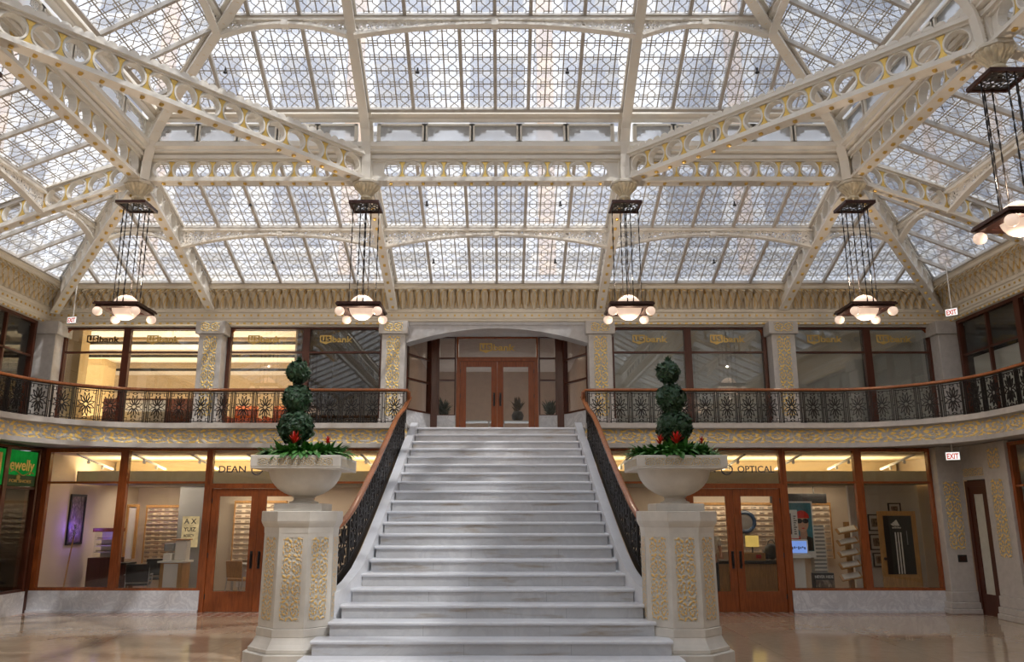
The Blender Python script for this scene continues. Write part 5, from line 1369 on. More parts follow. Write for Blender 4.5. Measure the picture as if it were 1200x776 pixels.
b = MB(); b.box(6.9, 8.3, 20.5, 20.6, 2.18, 2.42); b.build('board', M['black'], r); b = MB(); b.tube([(7.2, 20.55, 2.42), (7.2, 20.55, 2.6)], .01, 6); b.build('rod', M['black'], r); b = MB(); b.tube([(8.0, 20.55, 2.42), (8.0, 20.55, 2.6)], .01, 6); b.build('rod', M['black'], r)
# oak door with black sports poster
r = thing('oak_door', 'light oak door standing behind the corner window of the east shop', 'door', (8.95, 18.3, 0))
b = MB(); b.box(8.53, 9.38, 18.3, 18.35, 0.001, 1.98); b.build('leaf', M['oak'], r, bevel=.004)
b = MB(); b.lathe([(.015, 0), (.035, .02), (.03, .05), (.001, .06)], (0, 0, 0), 12); b.v = [V((8.60 + v.x, 18.3 - v.z, .95 + v.y)) for v in b.v]; b.build('knob', M['black'], r)
FD = Face((8.53, 18.3), (9.38, 18.3))
r = thing('sports_poster', 'black poster with three white stripes fixed to the oak door', 'poster', (8.98, 18.29, .62))
b = MB(); FD.bar(b, .11, .74, .62, 1.88, 0.001, .006); b.build('sheet', M['black'], r)
for i in range(3):
    b = MB(); a = .34 + .06 * i; FD.bar(b, a, a + .028, .63, 1.52, .006, .008); b.build('stripe', M['white'], r)
for i, (hh_, a) in enumerate(((.055, .31), (.095, .365), (.135, .42))):
    b = MB(); b.prism([FD(a, 1.66, .006), FD(a + .05, 1.66, .006), FD(a + .05 - .03 - hh_ * .25, 1.66 + hh_, .006), FD(a - .03 - hh_ * .25 + .0, 1.66 + hh_ * .72, .006)], FD.n * .002); b.build('emblem_bar', M['white'], r)
put_text('adidas', FD, .295, 1.605, .045, 'white', r, .009, .001, width=.2)
b = MB(); FD.bar(b, .60, .615, 1.25, 1.55, .006, .008); b.build('small_print', M['grey'], r)
wallbox('wall_east_shop_return', 'grey inner wall with framed photographs in the east shop', 8.3, 9.95, 19.2, 19.3, 0, 2.6, mat='white')
for i, (x, z, w, h) in enumerate(((8.85, 1.72, .30, .38), (8.86, 1.28, .34, .36), (8.88, .88, .30, .32), (9.35, 2.02, .30, .30))):
    r = thing('framed_photograph', f'small framed photograph on the grey shop wall, ' + ('top', 'middle', 'bottom', 'the one above the oak door')[i] + (' of the column of three' if i < 3 else ''), 'picture', (x, 19.18, z), 'framed photographs')
    b = MB()
    for q in ((x - w / 2, x - w / 2 + .025, z - h / 2, z + h / 2), (x + w / 2 - .025, x + w / 2, z - h / 2, z + h / 2), (x - w / 2, x + w / 2, z - h / 2, z - h / 2 + .025), (x - w / 2, x + w / 2, z + h / 2 - .025, z + h / 2)): b.box(q[0], q[1], 19.165, 19.198, q[2], q[3])
    b.build('frame', M['black'], r); b = MB(); b.box(x - w / 2 + .02, x + w / 2 - .02, 19.185, 19.198, z - h / 2 + .02, z + h / 2 - .02); b.build('mount', M['white'], r)
    b = MB(); b.box(x - w / 4, x + w / 4, 19.18, 19.185, z - h / 4, z + h / 4); b.build('print', M['mottle'], r)
# person at the counter, half hidden by the east pedestal
def skinned(name, mat, verts, edges, radii, parent, sub=2):
    me = bpy.data.meshes.new(name); off = V(LOC[parent.name]); me.from_pydata([tuple(V(v) - off) for v in verts], edges, []); me.materials.append(mat)
    o = bpy.data.objects.new(name, me); COL.objects.link(o); o.parent = parent
    sk = o.modifiers.new('skin', 'SKIN'); sk.use_smooth_shade = True
    for i, r_ in enumerate(radii):
        r_ = r_ if isinstance(r_, tuple) else (r_, r_); me.skin_vertices[0].data[i].radius = r_
    me.skin_vertices[0].data[0].use_root = True
    ss = o.modifiers.new('sub', 'SUBSURF'); ss.levels = sub; ss.render_levels = sub
    return o
px, py = 4.77, 18.45
r = thing('person', 'person in a cream short sleeved shirt standing behind the east door glass', 'person', (px, py, 0))
skin_m = plain('skin', (.50, .27, .17), .5); shirt = plain('cream_shirt', (.74, .68, .55), .8); trousers = plain('dark_trousers', (.05, .05, .06), .8)
vs = [(0, 0, .95), (0, 0, 1.15), (0, .01, 1.38), (0, .0, 1.47), (0, -.01, 1.53), (0, -.015, 1.62), (0, -.01, 1.71)]
ed = [(0, 1), (1, 2), (2, 3), (3, 4), (4, 5), (5, 6)]; rd = [(.15, .11), (.145, .10), (.16, .11), .06, .052, (.075, .09), (.06, .075)]
for sx in (-1, 1):
    i = len(vs); vs += [(sx * .19, 0, 1.40), (sx * .23, -.02, 1.14), (sx * .19, -.22, 1.0), (sx * .165, -.28, .985)]; ed += [(2, i), (i, i + 1), (i + 1, i + 2), (i + 2, i + 3)]; rd += [.052, .042, .03, (.034, .018)]
    w0 = V(vs[-1])
    for k in range(4):
        j = len(vs); a = (k - 1.5) * .018; Lk = (.070, .082, .078, .062)[k]; vs += [tuple(w0 + V((a, -.03, -.002))), tuple(w0 + V((a * 1.2, -.03 - Lk * .5, -.006))), tuple(w0 + V((a * 1.25, -.03 - Lk, -.028)))]; ed += [(i + 3, j), (j, j + 1), (j + 1, j + 2)]; rd += [.009, .008, .007]
    j = len(vs); vs += [tuple(w0 + V((-sx * .035, -.015, .0))), tuple(w0 + V((-sx * .05, -.05, -.012)))]; ed += [(i + 3, j), (j, j + 1)]; rd += [.010, .008]
    i = len(vs); vs += [(sx * .09, 0, .86), (sx * .105, -.01, .50), (sx * .11, .0, .09), (sx * .115, -.12, .04)]; ed += [(0, i), (i, i + 1), (i + 1, i + 2), (i + 2, i + 3)]; rd += [.085, .058, .04, (.04, .03)]
body = skinned('body', skin_m, [(x + px, y + py, z) for x, y, z in vs], ed, rd, r)
sv = [(0, 0, .92), (0, 0, 1.15), (0, .01, 1.38), (0, 0, 1.45)]; se = [(0, 1), (1, 2), (2, 3)]; sr = [(.172, .13), (.165, .12), (.178, .128), .075]
for sx in (-1, 1): i = len(sv); sv += [(sx * .19, 0, 1.40), (sx * .222, -.015, 1.20)]; se += [(2, i), (i, i + 1)]; sr += [.068, .062]
skinned('shirt', shirt, [(x + px, y + py, z) for x, y, z in sv], se, sr, r)
tv = [(0, 0, .96)]; te = []; tr_ = [(.168, .125)]
for sx in (-1, 1): i = len(tv); tv += [(sx * .09, 0, .84), (sx * .105, -.01, .50), (sx * .11, 0, .10)]; te += [(0, i), (i, i + 1), (i + 1, i + 2)]; tr_ += [.10, .075, .06]
skinned('trousers', trousers, [(x + px, y + py, z) for x, y, z in tv], te, tr_, r)
b = MB(); b.sphere((px, py + .012, 1.70), .098, 18, 12, 1.05); b.build('hair', M['black'], r, smooth=True)
# ------------------------------------------------------------------ west and east ground floor side fronts
FWst = Face((-9.58, 10.0), (-9.42, YS - .02)); 
b = MB(); b.box(-9.62, -9.36, YS - .18, YS + .1, 0, 3.25); b.build('corner_post', M['wood_dk'], label='broad dark mahogany corner post between the green sign and the west shop window', category='post', kind='structure')
LW = FWst.L
for i, (a0, a1) in enumerate(((LW - 1.25, LW - .2), (LW - 2.4, LW - 1.25), (LW - 4.2, LW - 2.4), (0, LW - 4.2))):
    w_ = window(FWst, a0, a1, .42, 3.22, ('dark shop window under the green lit sign beside the west corner post', 'next dark shop window along the west side', 'third dark shop window along the west side', 'last dark shop window along the west side')[i], (2.42,), .06, 'wood_dk')
r = thing('green_sign', 'green lit transom sign with gold script lettering at the west corner', 'sign', tuple(FWst(LW - .75, 2.48)))
gm = glow('green_lit_glass', (.012, .25, .035), .8, .4)
b = MB(); FWst.bar(b, LW - 1.19, LW - .27, 2.46, 3.14, .012, .03); b.build('green_panel', gm, r)
b = MB(); FWst.bar(b, LW - 1.19, LW - .27, 2.46, 2.66, .03, .032); b.build('dark_band', plain('dark_green', (.0, .05, .015), .5), r)
put_text('ewelly', FWst, LW - 1.13, 2.76, .22, 'logo_gold', r, .034, .006, width=.78)
b = MB(); b.tube([FWst(LW - 1.1 + .75 * i / 16, 2.72 + .04 * sin(i * .55) - .002 * i, .036) for i in range(17)], .012, 6); b.sphere(FWst(LW - .85, 2.62, .036), .045, 10, 8, 1.3); b.build('script_flourish', M['logo_gold'], r)
put_text('FOR SHOES', FWst, LW - 1.1, 2.52, .06, 'logo_gold', r, .034, .001, width=.7)
r = thing('green_sign', 'second green lit transom sign cut by the picture edge on the west side', 'sign', tuple(FWst(LW - 1.8, 2.48)))
b = MB(); FWst.bar(b, LW - 2.34, LW - 1.31, 2.46, 3.14, .012, .03); b.build('green_panel', gm, r); put_text('J', FWst, LW - 1.62, 2.68, .40, 'logo_gold', r, .034, .008, width=.22)
b = MB(); FWst.bar(b, 0, LW - .2, 0, .42, -.1, .08); b.build('baseboard_west_side', M['white_marble'], label='white marble base under the dark west side windows', category='base', kind='structure')
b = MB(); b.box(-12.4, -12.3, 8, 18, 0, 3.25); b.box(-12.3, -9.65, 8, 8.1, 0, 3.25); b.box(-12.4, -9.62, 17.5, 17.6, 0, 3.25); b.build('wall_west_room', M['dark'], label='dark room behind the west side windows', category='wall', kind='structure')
# east side
def gpill(name, label, x0, x1, y0, y1, panels):
    root = thing(name, label, 'pillar', ((x0 + x1) / 2, (y0 + y1) / 2, 0), kind='structure')
    b = MB(); b.box(x0, x1, y0, y1, .42, 3.26); b.build('shaft', M['stone'], root, bevel=.01)
    b = MB(); b.box(x0 - .10, x1 + .04, y0 - .10, y1 + .0, 0, .10); b.box(x0 - .07, x1 + .04, y0 - .07, y1, .10, .22); b.box(x0 - .03, x1 + .04, y0 - .03, y1, .22, .42); b.build('base_moulding', M['stone'], root, bevel=.015)
    for kind, a0, a1, z0, z1, rep in panels:
        b = MB()
        if kind == 'f': b.poly([(a0, y0 - .004, z0), (a1, y0 - .004, z0), (a1, y0 - .004, z1), (a0, y0 - .004, z1)], [(0, 0), (1, 0), (1, rep), (0, rep)])
        else: b.poly([(x0 - .004, a1, z0), (x0 - .004, a0, z0), (x0 - .004, a0, z1), (x0 - .004, a1, z1)], [(0, 0), (1, 0), (1, rep), (0, rep)])
        b.build('gilded_panel', M['gold_panel'], root, label='gilded scrollwork panel', fix=False)
    return root
gpill('gilded_pillar', 'ground floor granite pillar with gilded panel and small black plate, beside the east shop window', 9.02, 9.53, 16.5, YS + .15, [('f', 9.08, 9.44, 1.22, 2.56, 4)])
gpill('gilded_pillar', 'ground floor granite pillar with gilded panels on the near side of the east door', 9.5, 9.95, 14.98, 15.72, [('w', 15.14, 15.56, 1.12, 2.56, 4), ('w', 15.14, 15.56, 2.76, 3.14, 1)])
r = thing('wall_plate', 'small black card reader plate on the gilded pillar beside the east door', 'plate', (9.3, 16.49, 1.0)); b = MB(); b.box(9.22, 9.40, 16.485, 16.498, .98, 1.12); b.build('plate', M['black'], r, bevel=.003); b = MB(); b.box(9.25, 9.37, 16.48, 16.485, 1.01, 1.09); b.build('reader', M['bronze'], r)
r = thing('door_lintel', 'stone lintel with gilded frieze over the east side door', 'lintel', (9.7, 16.1, 2.6), kind='structure')
b = MB(); b.box(9.52, 9.95, 15.72, 16.5, 2.58, 3.26); b.build('stone', M['stone'], r); b = MB(); b.poly([(9.515, 16.46, 2.64), (9.515, 15.76, 2.64), (9.515, 15.76, 2.82), (9.515, 16.46, 2.82)], [(0, 0), (4, 0), (4, 1), (0, 1)]); b.build('gilded_frieze', M['gold_frieze'], r, fix=False)
FEs = Face((9.58, 16.48), (9.58, 15.74))
ND[0] += 1; r = thing(f'door_{ND[0]}', 'narrow mahogany door with frosted panel between the two gilded pillars', 'door', (9.58, 16.1, 0), kind='structure')
b = MB(); FEs.bar(b, 0, .10, 0, 2.56, -.05, .05); FEs.bar(b, .64, .74, 0, 2.56, -.05, .05); FEs.bar(b, .10, .64, 2.44, 2.56, -.05, .05); b.build('frame', M['wood_dk'], r)
b = MB(); FEs.bar(b, .10, .22, 0, 2.44, -.03, .03); FEs.bar(b, .54, .64, 0, 2.44, -.03, .03); FEs.bar(b, .22, .54, 0, .4, -.03, .03); FEs.bar(b, .22, .54, 2.3, 2.44, -.03, .03); lf_ = b.build('door_leaf', M['wood_dk'], r)
b = MB(); FEs.bar(b, .22, .54, .4, 2.3, -.01, .01); b.build('frosted_pane', plain('frosted_pane', (.55, .55, .48), .4), lf_)
FEw = Face((9.62, 14.98), (9.62, 8.0))
for i in range(4):
    window(FEw, 1.74 * i, 1.74 * (i + 1), .42, 3.22, f'shop window of the east side, {["first", "second", "third", "fourth"][i]} after the gilded pillar', (2.42,), .08, 'wood')
b = MB(); FEw.bar(b, 0, FEw.L, 0, .42, -.1, .08); b.build('baseboard_east_side', M['white_marble'], label='white marble base under the east side windows', category='base', kind='structure')
b = MB(); b.box(12.3, 12.4, 8, 18, 0, 3.25); b.box(9.7, 12.3, 7.9, 8.0, 0, 3.25); b.box(9.96, 12.3, 15.8, 15.9, 0, 3.25); b.build('wall_east_room', M['plaster'], label='pale wall of the room behind the east side windows', category='wall', kind='structure')
b = MB(); b.box(9.66, 9.75, 15.72, 16.6, 0, 2.6); b.build('wall_east_recess', M['dark'], label='dark recess behind the narrow east door', category='wall', kind='structure')
for s in (-1, 1):
    b = MB(); xx = sorted((s * 9.6, s * 9.7)); b.box(xx[0], xx[1], YN, 8.0 if s > 0 else 10.0, 0, 3.26); b.build(f'wall_{side(s)}_lower', M['stone'], label=f'plain granite side wall of the court nearest the viewer, {side(s)}', category='wall', kind='structure')
# ------------------------------------------------------------------ bank windows upstairs
FU = Face((-11, YW + .12), (11, YW + .12)); XU = lambda x: x + 11
zb = HM + .02
nm_ = {0: 'first from the west corner', 1: 'second from the west corner', 2: 'third from the west corner', 3: 'fourth from the west corner, beside the entrance arch', 4: 'first east of the entrance arch', 5: 'second east of the entrance arch', 6: 'third east of the entrance arch', 7: 'last before the east corner'}
spans = [(-10.62, -9.05), (-9.05, -7.16), (-6.58, -4.66), (-4.66, -2.77), (2.77, 4.66), (4.66, 6.58), (7.16, 9.05), (9.05, 10.62)]
logo = [(-10.05, .80), (-8.58, .80), (-6.1, .80), (-4.34, .80), (3.32, .86), (5.22, .86), (7.6, .86), (9.3, .86)]
for i, (a, c) in enumerate(spans):
    w_ = window(FU, XU(a), XU(c), zb, 6.40, f'tall bank window with painted bank name, {nm_[i]}', (5.76,), .085, 'wood_dk', 'bank_glass')
    # rounded ogee shoulders at the outer top corners
    b = MB()
    xq = a + .085 if i % 2 == 0 else c - .085; sg = 1 if i % 2 == 0 else -1
    b.prism([FU(XU(xq), 6.34, .03)] + [FU(XU(xq) + sg * .13 * (1 - sin(t)), 6.34 - .16 * (1 - cos(t)) - .0, .03) for t in [pi / 2 * k / 6 for k in range(7)]] + [FU(XU(xq), 6.05, .03)], FU.n * -.05)
    b.build('shoulder', M['wood'], w_)
    bank_logo(FU, XU(logo[i][0]), 6.02, logo[i][1], 'logo_shaded' if i == 0 else 'logo_gold', w_)
# entrance vestibule
YD = 20.15
FD2 = Face((-1.75, YD), (1.75, YD)); XD = lambda x: x + 1.75
double_door(FD2, XD(-.95), XD(.95), HM, 5.74, 'mahogany glazed double door of the bank at the head of the stairs', .15, .16, top=.14)
w_ = window(FD2, XD(-1.05), XD(1.05), 5.82, 6.38, 'transom light with gold bank name over the bank doors', (), .05); bank_logo(FD2, XD(-.46), 6.03, .92, 'logo_gold', w_)
for s in (-1, 1):
    a, c = sorted((s * 1.06, s * 1.52))
    window(FD2, XD(a), XD(c), HM + .60, 6.38, f'narrow sidelight {side(s)} of the bank doors', (5.25, 5.82), .035, 'wood_dk')
    b = MB(); b.box(a, c, YD - .06, YD + .1, HM, HM + .60); b.build(f'baseboard_{side(s)}_sidelight', M['white_marble'], label=f'white marble base under the {side(s)} sidelight of the bank doors', category='base', kind='structure')
    b = MB(); b.box(*sorted((s * 1.52, s * 1.76)), YD - .1, YD + .12, HM, 6.40); b.build('corner_post', M['wood_dk'], label=f'dark mahogany post between sidelight and splayed window, {side(s)}', category='post', kind='structure')
    p, q = (s * 2.26, YW + .15), (s * 1.72, YD - .05)
    fc = Face(p, q) if s < 0 else Face(q, p)
    window(fc, 0, fc.L, HM + .62, 6.40, f'splayed window on the {side(s)} side of the bank entrance', (5.15, 5.75), .07, 'wood_dk')
    b = MB(); fc.bar(b, 0, fc.L, HM, HM + .62, -.08, .05); b.build(f'baseboard_{side(s)}_splay', M['white_marble'], label=f'white marble base under the {side(s)} splayed window', category='base', kind='structure')
# bank interiors
def room(nm, x0, x1, y0, y1, z0, z1, wall, ceil, open_sides=()):
    t = thing('wall_' + nm, f'inner walls of the {nm.replace("_", " ")}', 'wall', ((x0 + x1) / 2, y1, z0), kind='structure')
    b = MB(); b.box(x0, x1, y1, y1 + .1, z0, z1); b.build('back_wall', wall, t)
    b = MB(); b.box(x0 - .1, x0, y0, y1, z0, z1); b.build('end_wall', wall, t)
    b = MB(); b.box(x1, x1 + .1, y0, y1, z0, z1); b.build('end_wall', wall, t)
    b = MB(); b.box(x0, x1, y0, y1, z1, z1 + .1); b.build('ceiling_' + nm, ceil, label=f'ceiling of the {nm.replace("_", " ")}', category='ceiling', kind='structure')
peach = plain('peach_ceiling', (.88, .77, .60), .8, 0, .02, 2)
room('west_banking_hall', -14.2, -5.0, YW + .36, 25, HM, 6.62, plain('tan_wall', (.72, .58, .38), .8), peach)
room('entrance_lobby', -2.3, 2.3, YD + .3, 25.5, HM, 6.42, plain('lobby_wall', (.52, .40, .32), .7), plain('lobby_ceiling', (.45, .36, .30), .8))
for s in (-1, 1):
    b = MB(); b.box(*sorted((s * 2.32, s * 2.36)), YD + .1, YD + .4, HM, 6.42); b.build('wall_lobby_jamb', M['plaster'], label=f'{side(s)} jamb wall of the entrance lobby', category='wall', kind='structure')
b = MB(); b.box(-2.3, 2.3, YW + .2, YD + .3, 6.42, 6.5); b.build('ceiling_vestibule', M['stone_dk'], label='ceiling of the recessed bank entrance', category='ceiling', kind='structure')
for i, (y, z) in enumerate(((19.9, 6.5), (20.9, 6.36), (22.1, 6.24), (23.5, 6.1))):
    t = thing('ceiling_baffle', f'dropped peach ceiling band with dark air slot, {["first", "second", "third", "fourth"][i]} from the bank windows', 'ceiling band', (-8, y, z), kind='structure')
    b = MB(); b.box(-14.1, -5.05, y, y + .75, z, z + .1); b.build('band', peach, t)
    b = MB(); b.box(-14.1, -5.05, y - .06, y, z - .01, z + .06); b.build('dark_slot', M['black'], t)
boxthing('ochre_column', 'square ochre column inside the west banking hall', 'column', [('shaft', 'ochre', [(-11.9, -11.2, 22.3, 23.0, HM, 6.24)], 0), ('plinth', 'wood_dk', [(-11.93, -11.17, 22.27, 23.03, HM, HM + .15)], 0)], (-11.5, 22.6, HM))
room('dark_bank_office', -4.85, -2.42, YW + .36, 23, HM, 6.62, plain('brown_office_wall', (.16, .10, .06), .7), plain('brown_office_ceiling', (.2, .15, .1), .8))
wallbox('wall_tan_pier', 'tan pier beside the first bank window', -10.95, -10.35, 19.4, 19.8, HM, 6.6, mat='ochre')
boxthing('teller_partition', 'low dark partition with a printed panel in the west banking hall', 'partition', [('screen', 'wood_dk', [(-10.6, -7.8, 21.3, 21.4, HM, 4.95)], 0), ('printed_panel', 'steelgrey', [(-10.0, -8.9, 21.28, 21.3, 4.3, 4.9)], 0)], (-9.2, 21.3, HM))
for i, x in enumerate((-6.6, -5.6)):
    ch = thing('orange_armchair', f'orange upholstered armchair behind the bank window, ' + ('nearer the gilded pillar', 'nearer the topiary')[i], 'armchair', (x, 20.6, HM)); z = HM
    b = MB(); b.box(x - .28, x + .28, 20.35, 20.85, z + .15, z + .45); b.build('seat', M['red_orange'] if 'red_orange' in M else M.setdefault('red_orange', plain('orange_upholstery', (.52, .12, .03), .7)), ch, bevel=.04)
    b = MB(); b.box(x - .30, x + .30, 20.85, 20.98, z + .15, z + .95); b.build('backrest', M['red_orange'], ch, bevel=.05)
    for sx in (-1, 1): b = MB(); b.box(x + sx * .36 - .06, x + sx * .36 + .06, 20.35, 20.95, z, z + .62); b.build('armrest', M['red_orange'], ch, bevel=.04)
# east bank windows: grey roller blinds close behind the glass
for i, (a, c) in enumerate(spans[4:]):
    r = thing('roller_blind', f'grey roller blind drawn down behind the bank window {nm_[4 + i]}', 'blind', ((a + c) / 2, YW + .42, zb), kind=None)
    b = MB(); b.box(a + .02, c - .02, YW + .40, YW + .406, zb + .04, 6.38); b.build('cloth', M['blind'], r)
    b = MB(); b.tube([(a + .02, YW + .42, 6.40), (c - .02, YW + .42, 6.40)], .03, 10); b.build('roller', M['grey'], r); b = MB(); b.box(a + .02, c - .02, YW + .395, YW + .41, zb + .02, zb + .045); b.build('bottom_bar', M['grey'], r)
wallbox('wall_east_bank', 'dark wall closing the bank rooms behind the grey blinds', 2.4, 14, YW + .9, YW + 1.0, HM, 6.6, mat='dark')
for s in (-1, 1):
    b = MB(); xx = sorted((s * 2.40, s * 2.48)); b.box(xx[0], xx[1], YW + .3, YW + .9, HM, 6.5); b.build('wall_bank_jamb', M['dark'], label=f'{side(s)} jamb behind the entrance pillar', category='wall', kind='structure')
# lobby furniture seen through the doors
for s, nm in ((-1, 'plant'), (1, 'vase')):
    x = s * .55 if s > 0 else -.62
    boxthing('console_table', f'low glass topped console table in the bank lobby carrying the {"dark vase" if s > 0 else "bushy plant"}', 'table', [('top', 'steelgrey', [(x - .45, x + .45, 21.6, 22.1, HM + .62, HM + .65)], 0), ('leg', 'steelgrey', [(x - .40, x - .36, 21.65, 22.05, HM, HM + .62)], 0), ('leg', 'steelgrey', [(x + .36, x + .40, 21.65, 22.05, HM, HM + .62)], 0)], (x, 21.85, HM))
rr = random.Random(5)
def potplant(label, x, y, z, hgt, spread, mat, n, potm='black', nm='potted_plant'):
    r = thing(nm, label, 'plant', (x, y, z))
    b = MB(); b.lathe([(.09, 0), (.15, .06), (.17, .16), (.12, .26), (.10, .27)], (x, y, z + .001), 18); b.build('pot', M[potm], r, smooth=True)
    b = MB()
    for i in range(n): blade(b, (x + rr.uniform(-.06, .06), y + rr.uniform(-.06, .06), z + .25 + rr.uniform(0, hgt * .4)), V((rr.uniform(-1, 1) * spread, rr.uniform(-1, 1) * spread, rr.uniform(.4, 1.2))), hgt * rr.uniform(.35, .7), .03, .7, 4)
    b.build('foliage', M[mat], r, kind='stuff', fix=False)
potplant('dark round vase of reddish leaves on the lobby console, seen through the bank doors', .55, 21.85, HM + .65, .45, .5, 'stem', 60, nm='flower_vase')
potplant('bushy green potted plant behind the west sidelight of the bank entrance', -1.42, 20.9, HM + .40, .55, .7, 'leaf_dk', 110, 'oak')
potplant('dark leafy plant behind the east sidelight of the bank entrance', 1.40, 20.9, HM + .40, .55, .6, 'leaf_dk', 80)
boxthing('plant_stand', 'low stand under the bushy plant behind the west sidelight', 'stand', [('top', 'wood_dk', [(-1.62, -1.22, 20.7, 21.1, HM + .35, HM + .40)], 0), ('leg', 'wood_dk', [(-1.5, -1.34, 20.82, 20.98, HM, HM + .35)], 0)], (-1.42, 20.9, HM))
boxthing('plant_stand', 'low stand under the dark plant behind the east sidelight', 'stand', [('top', 'wood_dk', [(1.20, 1.60, 20.7, 21.1, HM + .35, HM + .40)], 0), ('leg', 'wood_dk', [(1.32, 1.48, 20.82, 20.98, HM, HM + .35)], 0)], (1.40, 20.9, HM))
# gallery side walls upstairs
for s in (-1, 1):
    fc = Face((-XW, 5.0), (-XW, YW - .5)) if s < 0 else Face((XW, YW - .5), (XW, 5.0))
    n = 6; w = fc.L / n
    for i in range(n):
        k = (n - 1 - i) if s < 0 else i
        window(fc, w * i, w * (i + 1), zb, 6.40, f'mahogany framed gallery window on the upper {side(s)} side, {ORD[k]} from the bank end', (5.55,), .09, 'wood_dk', vert=(w * (i + .5),))
    for i in range(n):
        if s > 0:
            b = MB(); fc.bar(b, w * i + .1, w * i + w - .1, zb + .05, 5.5, -.2, -.19); r = tag(b.build('window_blind', M['blind'], None), f'grey blind inside the upper east gallery window, {ORD[i]} from the bank end', 'blind')
    k = (n - 1) if s < 0 else 0
    b = MB(); fc.bar(b, w * k + .09, w * (k + 1) - .09, 5.6, 6.34, -.1, -.08); b.build('transom_panel', M['black'], label=f'black panel filling the transom of the {side(s)} gallery window nearest the bank', category='panel', kind='structure')
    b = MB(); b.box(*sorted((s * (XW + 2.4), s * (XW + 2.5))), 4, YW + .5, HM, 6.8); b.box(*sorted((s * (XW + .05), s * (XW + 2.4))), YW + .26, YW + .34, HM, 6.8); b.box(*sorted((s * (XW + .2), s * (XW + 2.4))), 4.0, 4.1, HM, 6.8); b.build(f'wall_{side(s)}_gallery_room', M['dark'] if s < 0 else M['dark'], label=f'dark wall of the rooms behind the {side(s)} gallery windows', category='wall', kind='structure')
    b = MB(); b.box(*sorted((s * XW, s * (XW + 2.5))), YN, YW + .5, 6.8, 6.9); b.build(f'ceiling_{side(s)}_gallery_room', M['white'], label=f'ceiling of the rooms behind the {side(s)} gallery windows', category='ceiling', kind='structure')
    b = MB(); b.box(*sorted((s * XW, s * (XW + .2))), YN, 5.0, HM, 6.4); b.build(f'wall_{side(s)}_gallery_end', M['stone'], label=f'plain gallery wall beyond the last {side(s)} window', category='wall', kind='structure')
# ------------------------------------------------------------------ exit signs and a security camera
lit_face = glow('exit_sign_face', (1, .95, .9), 1.3); redl = glow('exit_letters', (.75, .06, .04), .8)
def exit_sign(x, y, z, rot, rodtop, label, w=.26, h=.17):
    r = thing('exit_sign', label, 'exit sign', (x, y, z)); R_ = Matrix.Rotation(rot, 3, 'Z'); T = lambda b: [R_ @ v + V((x, y, z)) for v in b.v]
    b = MB(); b.box(-w / 2, w / 2, -.03, .03, -h / 2, h / 2); b.v = T(b); b.build('housing', M['steelgrey'], r, bevel=.006)
    b = MB(); b.box(-w / 2 + .012, w / 2 - .012, -.034, -.03, -h / 2 + .012, h / 2 - .012); b.v = T(b); b.build('lit_face', lit_face, r, label='lit white face')
    t = text_mb('EXIT', h * .62, 0, -h * .31, -.037, .004, .004, 'LEFT', width=w * .78); t.v = [v + V((-w * .39, 0, 0)) for v in t.v]; t.v = T(t); t.build('lettering', redl, r, label='red EXIT letters', fix=False)
    b = MB(); b.tube([(x, y, z + h / 2), (x, y, rodtop)], .011, 8); b.build('rod', M['white'], r)
exit_sign(-9.87, 18.0, 6.31, -.25, 7.36, 'lit EXIT sign hanging on a rod at the west corner of the cornice')
exit_sign(9.98, 16.9, 6.22, -.85, 7.36, 'lit EXIT sign hanging on a rod at the east corner of the cornice')
exit_sign(9.04, 15.9, 3.03, -.5, 3.27, 'lit EXIT sign fixed under the balcony over the narrow east door')
r = thing('security_camera', 'small dark dome security camera on the east cornice', 'camera', (10.7, 15.0, 6.9)); b = MB(); b.lathe([(.02, .12), (.07, .10), (.075, .04), (.05, .0), (.01, -.02)], (10.62, 15.1, 6.92), 16); b.build('dome', M['black'], r, smooth=True); b = MB(); b.beam((10.62, 15.1, 7.02), (10.85, 15.1, 7.02), .04, .03); b.build('arm', M['grey'], r)
# ------------------------------------------------------------------ room lamps and added fill
def area(x, y, z, sx, sy, e, col, up=False, name='ceiling_light'):
    l = bpy.data.lights.new(name, 'AREA'); l.shape = 'RECTANGLE'; l.size = sx; l.size_y = sy; l.energy = e; l.color = col
    o = bpy.data.objects.new(name, l); COL.objects.link(o); o.location = (x, y, z); o.rotation_euler = (pi if up else 0, 0, 0); return o
WARM = (1, .80, .55)
for s in (-1, 1):
    area(s * 5.8, 20.2, 2.57, 6.5, 1.4, 62 if s < 0 else 26, (1, .80, .62))
    area(s * 5.7, 18.65, 2.66, 7.2, .6, 150 if s < 0 else 110, (1, .82, .55), True, 'cove_light')
    area(s * 5.7, 17.6, 3.15, 7.0, .5, 12 if s < 0 else 3, (1, .85, .68))
area(-9.6, 21.2, 4.6, 8, 3, 420, (1, .85, .64), True, 'hall_fill')  # unseen area light added in mid-room to brighten the hall ceiling
area(-9.6, 22.5, 6.05, 8, 1.5, 60, (1, .84, .62))
area(0, 22, 6.38, 2.5, 2, 30, (1, .82, .66))
l = bpy.data.lights.new('violet_led', 'POINT'); l.energy = 9; l.color = (.25, .12, 1); l.shadow_soft_size = .05; o = bpy.data.objects.new('violet_led', l); COL.objects.link(o); o.location = (-9.25, 18.35, 1.65)
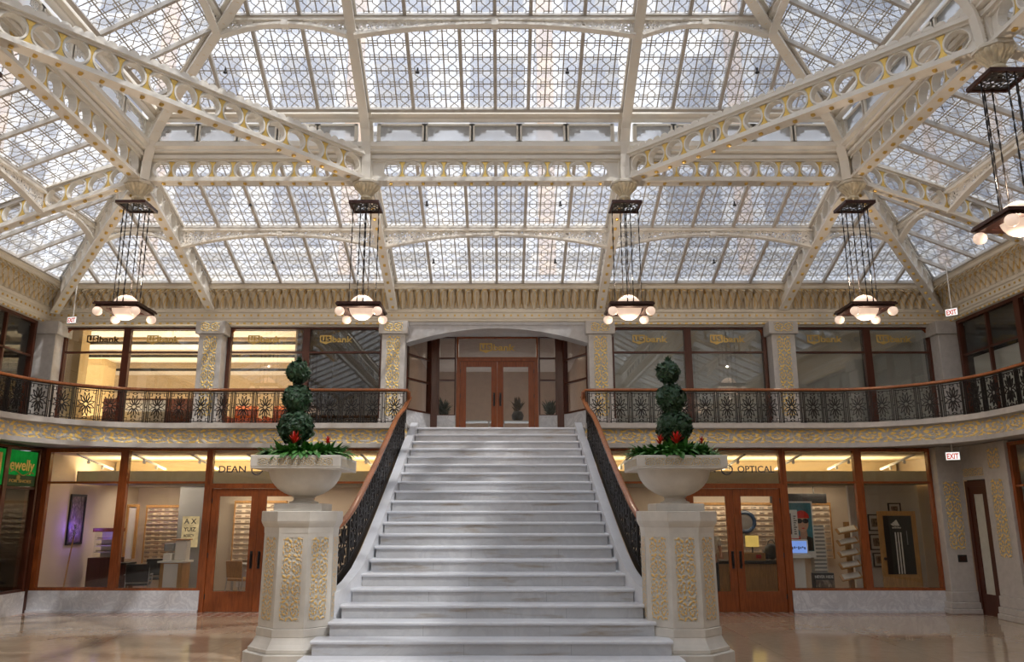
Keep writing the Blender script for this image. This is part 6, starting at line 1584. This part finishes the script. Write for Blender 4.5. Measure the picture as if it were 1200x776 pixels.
l = bpy.data.lights.new('violet_case_led', 'POINT'); l.energy = 1.5; l.color = (.45, .3, 1); l.shadow_soft_size = .02; o = bpy.data.objects.new('violet_case_led', l); COL.objects.link(o); o.location = (-8.93, 18.8, 1.46)

for x, y, e in ((-8.42, 20.6, 10), (-6.15, 21.2, 14), (5.45, 21.2, 8), (6.65, 21.2, 8), (8.1, 21.2, 8)):
    o = area(x, y - .75, 2.5, .9, .2, e, (1, .80, .58), False, 'display_wash_light'); o.rotation_euler = (radians(28), 0, 0)
# ------------------------------------------------------------------ camera, sky, lamps
cam = bpy.data.cameras.new('camera'); co_ = bpy.data.objects.new('camera', cam); COL.objects.link(co_)
cam.sensor_width = 36; cam.lens = 933 / 1200 * 36; cam.shift_x = 11 / 1200; cam.clip_end = 200
co_.location = (.137, 0, 1.9); co_.rotation_euler = (radians(103), 0, 0); SC.camera = co_
w = bpy.data.worlds.new('sky'); SC.world = w; w.use_nodes = True; nt = w.node_tree; nt.nodes.clear(); E.nt = nt
out = nt.nodes.new('ShaderNodeOutputWorld'); bg = nt.nodes.new('ShaderNodeBackground')
bg.inputs[0].default_value = (.86, .92, 1.0, 1); bg.inputs[1].default_value = SKY
lk(bg.outputs[0], out.inputs[0])
SC.view_settings.view_transform = 'Standard'; SC.view_settings.look = 'None'; SC.view_settings.gamma = 1; SC.view_settings.exposure = EXPO
SC.view_settings.use_curve_mapping = False
SC.cycles.use_denoising = True
SC.cycles.max_bounces = 12; SC.cycles.diffuse_bounces = 6; SC.cycles.transparent_max_bounces = 24; SC.cycles.glossy_bounces = 4
SC.cycles.sample_clamp_indirect = 6; SC.cycles.caustics_reflective = False; SC.cycles.caustics_refractive = False

sl = bpy.data.lights.new('sun', 'SUN'); sl.energy = SUN; sl.angle = radians(1.2); sl.color = (1, .96, .9); so = bpy.data.objects.new('sun', sl); COL.objects.link(so)
so.rotation_euler = V((-.38, .42, -.82)).to_track_quat('-Z', 'Y').to_euler(); so.location = (6, -4, 25)
